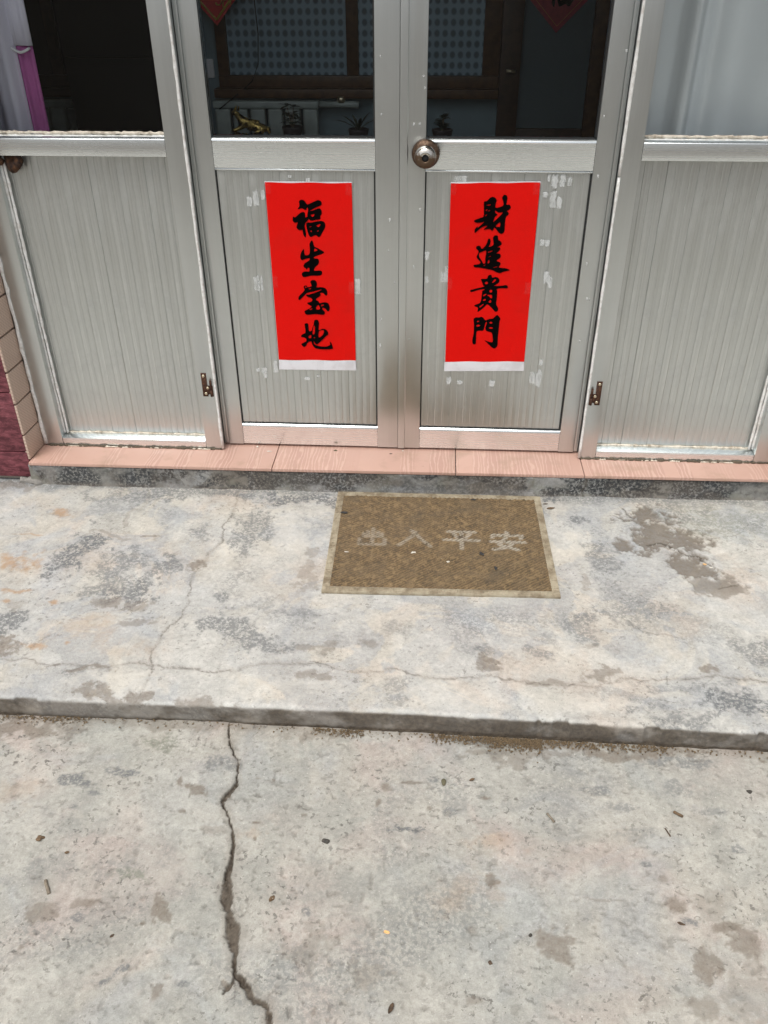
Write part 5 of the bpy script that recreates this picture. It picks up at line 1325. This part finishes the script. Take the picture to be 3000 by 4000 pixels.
pot_plant('dark leafy pot plant beside the gilt ornament', -.515, 1.25, .709, .125, .07, 11, .038, .017, 3)
pot_plant('pot plant with arching strap leaves in front of the inner window', -.245, 1.20, .709, .06, .05, 8, .13, .014, 5, True)
pot_plant('dark leafy pot plant next to the inner door', .085, 1.20, .709, .105, .06, 11, .036, .018, 8)

cd_ = MB().tube([(-.667, 1.44, 1.9), (-.667, 1.44, 1.184), (-.662, 1.44, 1.07), (-.671, 1.44, .961), (-.700, 1.435, .90), (-.740, 1.43, .868), (-.838, 1.39, .800)], .0022, 6).build('hanging_cord', M['black'], smooth=True)
tag(settle(cd_), 'thin dark cord hanging in front of the inner window', 'cord')
sk = MB().box(-.915, -.868, BY - .012, BY - .0005, .905, .975).build('wall_socket', M['paper'], bevel=.003)
tag(settle(sk), 'small pale wall socket beside the inner window', 'socket')

# paper diamonds
def diamond(label, cx, cz, hw, hh, y, trim, key=None, xf=None, mat='maroon_paper'):
    dd = thing('paper_diamond', label, 'paper sign', (cx, y, cz - hh))
    MB().prism([(cx - hw, y, cz), (cx, y, cz - hh), (cx + hw, y, cz), (cx, y, cz + hh)], (0, .002, 0)).build('paper', M[mat], dd)
    mb = MB()
    k = .86
    o_ = [(cx - hw * k, cz), (cx, cz - hh * k), (cx + hw * k, cz), (cx, cz + hh * k)]
    for i in range(4):
        (a, b), (c_, d) = o_[i], o_[(i + 1) % 4]
        mb.tube([(a, y - .0008, b), (c_, y - .0008, d)], trim, 6)
    mb.build('trim', M['gold_trim'], dd)
    if key:
        ink_character(key, y - .001, dd, xf=xf)
    return dd


# the fortune sign, scaled from the couplet's own brush character
fx = [p[0] for poly in CHARACTERS['fu'] for p in poly[0]]
fz = [p[1] for poly in CHARACTERS['fu'] for p in poly[0]]
fcx, fcz, fs = (min(fx) + max(fx)) / 2, (min(fz) + max(fz)) / 2, max(fz) - min(fz)
diamond('maroon diamond paper with a black fortune character on the inner door pane', .524, 1.235, .165, .165, BY - .020, .0006, 'fu',
        lambda a, b: (.524 + (a - fcx) / fs * .15, 1.235 + (b - fcz) / fs * .15))
dl = diamond('dark red diamond paper with gold trim hanging near the inner window', -.815, 1.245, .135, .145, 1.40, .0045, mat='red_card')
rr = random.Random(2)
for k in range(5):
    a0 = rr.uniform(0, 6)
    c_ = Vector((-.815 + rr.uniform(-.06, .06), 1.398, 1.20 + rr.uniform(-.03, .04)))
    MB().tube([c_ + Vector((math.cos(a0 + q * .5) * (.006 + q * .0022), 0, math.sin(a0 + q * .5) * (.006 + q * .0022))) for q in range(10)], .0028, 6).build('scroll', M['gold_trim'], dl, smooth=True)

# ------------------------------------------------------------------ litter
def curled_leaf(name, label, x, y, z, L, w, ang_, mat, seed, group=None, curl=.5):
    rr = random.Random(seed)
    L, w = L * .72, w * .72
    vs, fs = [], []
    nu, nv = 8, 5
    ca, sa = math.cos(ang_), math.sin(ang_)
    for i in range(nu + 1):
        t_ = i / nu
        ww = w * math.sin(math.pi * (.06 + .9 * t_)) ** .8 * (1 + rr.uniform(-.12, .12))
        for j in range(nv + 1):
            s = j / nv - .5
            px, py = (t_ - .5) * L, s * ww
            pz = .0012 + curl * w * (s * s * 1.6 + (t_ - .5) ** 2 * .7) + rr.uniform(0, .0006)
            vs.append((x + px * ca - py * sa, y + px * sa + py * ca, z + pz))
    for i in range(nu):
        for j in range(nv):
            a = i * (nv + 1) + j
            fs.append((a, a + 1, a + nv + 2, a + nv + 1))
    ob = MB().add(vs, fs).build(name, mat, smooth=True)
    sol = ob.modifiers.new('thickness', 'SOLIDIFY')
    sol.thickness = .0006
    settle(ob)
    return tag(ob, label, 'leaf', group)


def twig(label, x, y, z, L, r, ang_, seed, mat='twig', group=None):
    rr = random.Random(seed)
    pts, rad = [], []
    for k in range(6):
        t_ = k / 5 - .5
        pts.append((x + math.cos(ang_) * L * t_ + rr.uniform(-.1, .1) * L * .3, y + math.sin(ang_) * L * t_, z + r * .9 + rr.uniform(0, .0008)))
        rad.append(r * rr.uniform(.7, 1.1))
    ob = MB().tube(pts, rad, 7).build('twig', M[mat], smooth=True)
    settle(ob)
    return tag(ob, label, 'twig', group)


def bit(name, label, cat, x, y, z, r, mat, seed, sq=(1, 1, .6), group=None, noise=.3, rot=0):
    r *= .62
    noise *= 1.3
    ob = lump(name, (x, y, z + r * sq[2] * .6), (r, r, r), M[mat], seed, 3, noise, sq)
    ob.rotation_euler.z = rot
    return tag(ob, label, cat, group)


G = GROUND_Z
bit('seed_pod', 'shiny dark oval seed pod lying on the yard concrete', 'seed pod', -.1145, -1.3592, G, .0115, 'stone_dark', 31, (1.25, .75, .55), noise=.10, rot=-.2)
curled_leaf('dry_leaf', 'small tan dry leaf near the dark soil patch of the yard crack', -.2011, -1.4884, G, .020, .013, 1.0, M['leaf_brown'], 3)
bit('leaf_crumb', 'brown crumpled leaf crumb on the yard left of the crack', 'leaf crumb', -.6898, -1.3835, G, .010, 'leaf_brown', 33, (1.2, .8, .55), noise=.55)
curled_leaf('dry_leaf', 'tiny brown leaf scrap near the crumpled leaf crumb', -.6234, -1.4139, G, .013, .009, .3, M['leaf_brown'], 4)
curled_leaf('dry_leaf', 'tiny dark leaf scrap on the yard between stains', -.4784, -1.576, G, .013, .008, .8, M['leaf_dark'], 5)
twig('short flat grey-brown twig on the stained yard concrete', -.6333, -1.4891, G, .032, .0036, -1.0, 6)
bit('pebble', 'mossy green-brown pebble on the yard below the step', 'pebble', .1218, -1.2031, G, .0105, 'stone_green', 34, (.8, 1.1, .6), noise=.2)
curled_leaf('petal', 'bright orange and cream petal on the yard concrete', .0185, -1.5413, G, .016, .010, -.3, M['petal'], 7)
bit('pebble', 'tiny black pebble on the yard concrete', 'pebble', .2785, -1.531, G, .0045, 'stone_dark', 35, (1, 1.2, .6))
bit('leaf_crumb', 'small reddish-brown crumb on the yard concrete', 'leaf crumb', .2041, -1.5857, G, .0065, 'leaf_dark', 36, (1, .8, .5))
curled_leaf('dry_leaf', 'curled dark brown leaf at the outer yard', .0329, -1.6738, G, .026, .012, 1.2, M['leaf_dark'], 8, curl=.8)
twig('thin dark twig on the yard concrete', .5737, -1.3002, G, .020, .0016, -1.2, 9, 'leaf_dark')
twig('stubby brown twig on the yard concrete', .6044, -1.2561, G, .020, .0030, -.6, 10, 'leaf_brown')
twig('short pale tan twig on the yard concrete', .3414, -1.2792, G, .024, .0024, -1.0, 11)
bit('pebble', 'small grey pebble with a dark stalk on the yard', 'pebble', .7693, -1.1892, G, .0075, 'stone_dark', 37, (1.1, .9, .6))
curled_leaf('dry_leaf', 'reddish dry leaf scrap near the mossy pebble', .1825, -1.1918, G, .018, .009, .5, M['leaf_brown'], 12)
curled_leaf('dry_leaf', 'grey-brown leaf beside a brown stain of the yard', .5557, -1.4947, G, .020, .009, -.3, M['leaf_dark'], 13)
L0 = LAND_Z
curled_leaf('dry_leaf', 'brown dry leaf on the landing beside the doormat corner', .447, -.208, L0, .034, .014, .2, M['leaf_brown'], 14, curl=.6)
curled_leaf('dry_leaf', 'small dark leaf scrap by the doormat border', .4335, -.183, L0, .022, .008, .1, M['leaf_dark'], 15)
bit('yellow_crumb', 'bright yellow crumb in the broken landing patch', 'crumb', .8448, -.4688, L0, .006, 'petal', 38, (1.3, .8, .6))
bit('white_crumb', 'white crumb beside the yellow crumb on the landing', 'crumb', .858, -.482, L0, .005, 'chalk', 39, (1.2, .8, .5))
zt = MZ + .004
bit('charcoal_flake', 'black flake on the doormat by its corner', 'flake', -.1812, -.2745, zt, .010, 'charcoal', 40, (1.3, .8, .35), noise=.5)
bit('charcoal_flake', 'black crumbly flake on the doormat between the third and last characters', 'flake', .2252, -.4639, zt, .0095, 'charcoal', 41, (.9, 1.3, .35), noise=.6)
bit('charcoal_flake', 'black crumbly flake on the doormat below the last character', 'flake', .2609, -.530, zt, .0085, 'charcoal', 42, (.8, 1.2, .35), noise=.6)
bit('charcoal_flake', 'small black flake on the doormat edge next to the doorstep', 'flake', .2118, -.1815, zt, .0075, 'charcoal', 43, (1.4, .8, .35), noise=.5)
bit('white_crumb', 'thin white crumb on the doormat below the first character', 'crumb', -.1553, -.4755, zt, .0055, 'chalk', 44, (1.6, .5, .4))
bit('white_crumb', 'chalky white cluster on the doormat below the second character', 'crumb', .0338, -.4683, zt, .0075, 'chalk', 45, (1.3, .8, .35), noise=.55)
bit('white_crumb', 'white pip on the doormat between the second and third characters', 'crumb', .1316, -.5087, zt, .0060, 'chalk', 46, (1.3, .8, .5))
bit('pebble', 'round tan pebble at the foot of the knobless leaf', 'pebble', -.4904, -.008, TILE_Z, .0055, 'chalk', 47)
bit('white_crumb', 'flat cream crumb on the doorstep tile', 'crumb', -.4465, -.0349, TILE_Z, .0080, 'chalk', 48, (1.3, .5, .3))
bit('pebble', 'speckled brown pebble on the doorstep tile', 'pebble', -.2335, -.0192, TILE_Z, .0075, 'stone_green', 49, (1.2, .7, .5))
bit('pebble', 'flat dark pebble on the doorstep tile', 'pebble', -.0527, -.0306, TILE_Z, .0055, 'stone_dark', 50, (1.3, .6, .4))
bit('white_crumb', 'white pip on the doorstep tile by the meeting stiles', 'crumb', -.0149, -.010, TILE_Z, .0042, 'chalk', 51)

# grit and straw drifted along the foot of the landing
rr = random.Random(77)
mb = MB()
spots = [(.09, .40, 900), (.22, .34, 800), (-.18, -.06, 260), (-.92, -.70, 240), (.40, .62, 320), (-.9, .95, 420)]
for xa, xb, n in spots:
    for k in range(n):
        x = rr.uniform(xa, xb)
        yb = float(interp(LANDING_BASE, x))
        dep = .034 if (xa, xb) == (.22, .34) else .022
        y = yb - abs(rr.gauss(0, dep * .5)) - .002
        zz = G + .001 + rr.uniform(0, .003)
        if rr.random() < .35:
            a, L = rr.uniform(0, 6.28), rr.uniform(.004, .011)
            d = Vector((math.cos(a) * L, math.sin(a) * L, rr.uniform(-.001, .002)))
            s_ = Vector((-math.sin(a), math.cos(a), 0)) * .0005
            p = Vector((x, y, zz + .0012))
            mb.add([p - s_, p + s_, p + d, p + Vector((0, 0, .0007))], [(0, 1, 2), (0, 2, 3), (1, 3, 2), (0, 3, 1)])
        else:
            s_ = rr.uniform(.0008, .0034)
            mb.add([(x + s_, y, zz), (x - s_ * .6, y + s_, zz), (x - s_ * .6, y - s_, zz), (x, y, zz + s_ * 1.1)], [(0, 1, 3), (1, 2, 3), (2, 0, 3), (0, 2, 1)])
gr = mb.build('grit', M['straw'])
gr['kind'] = 'stuff'
tag(gr, 'brown grit and straw drifted along the foot of the landing', 'grit')
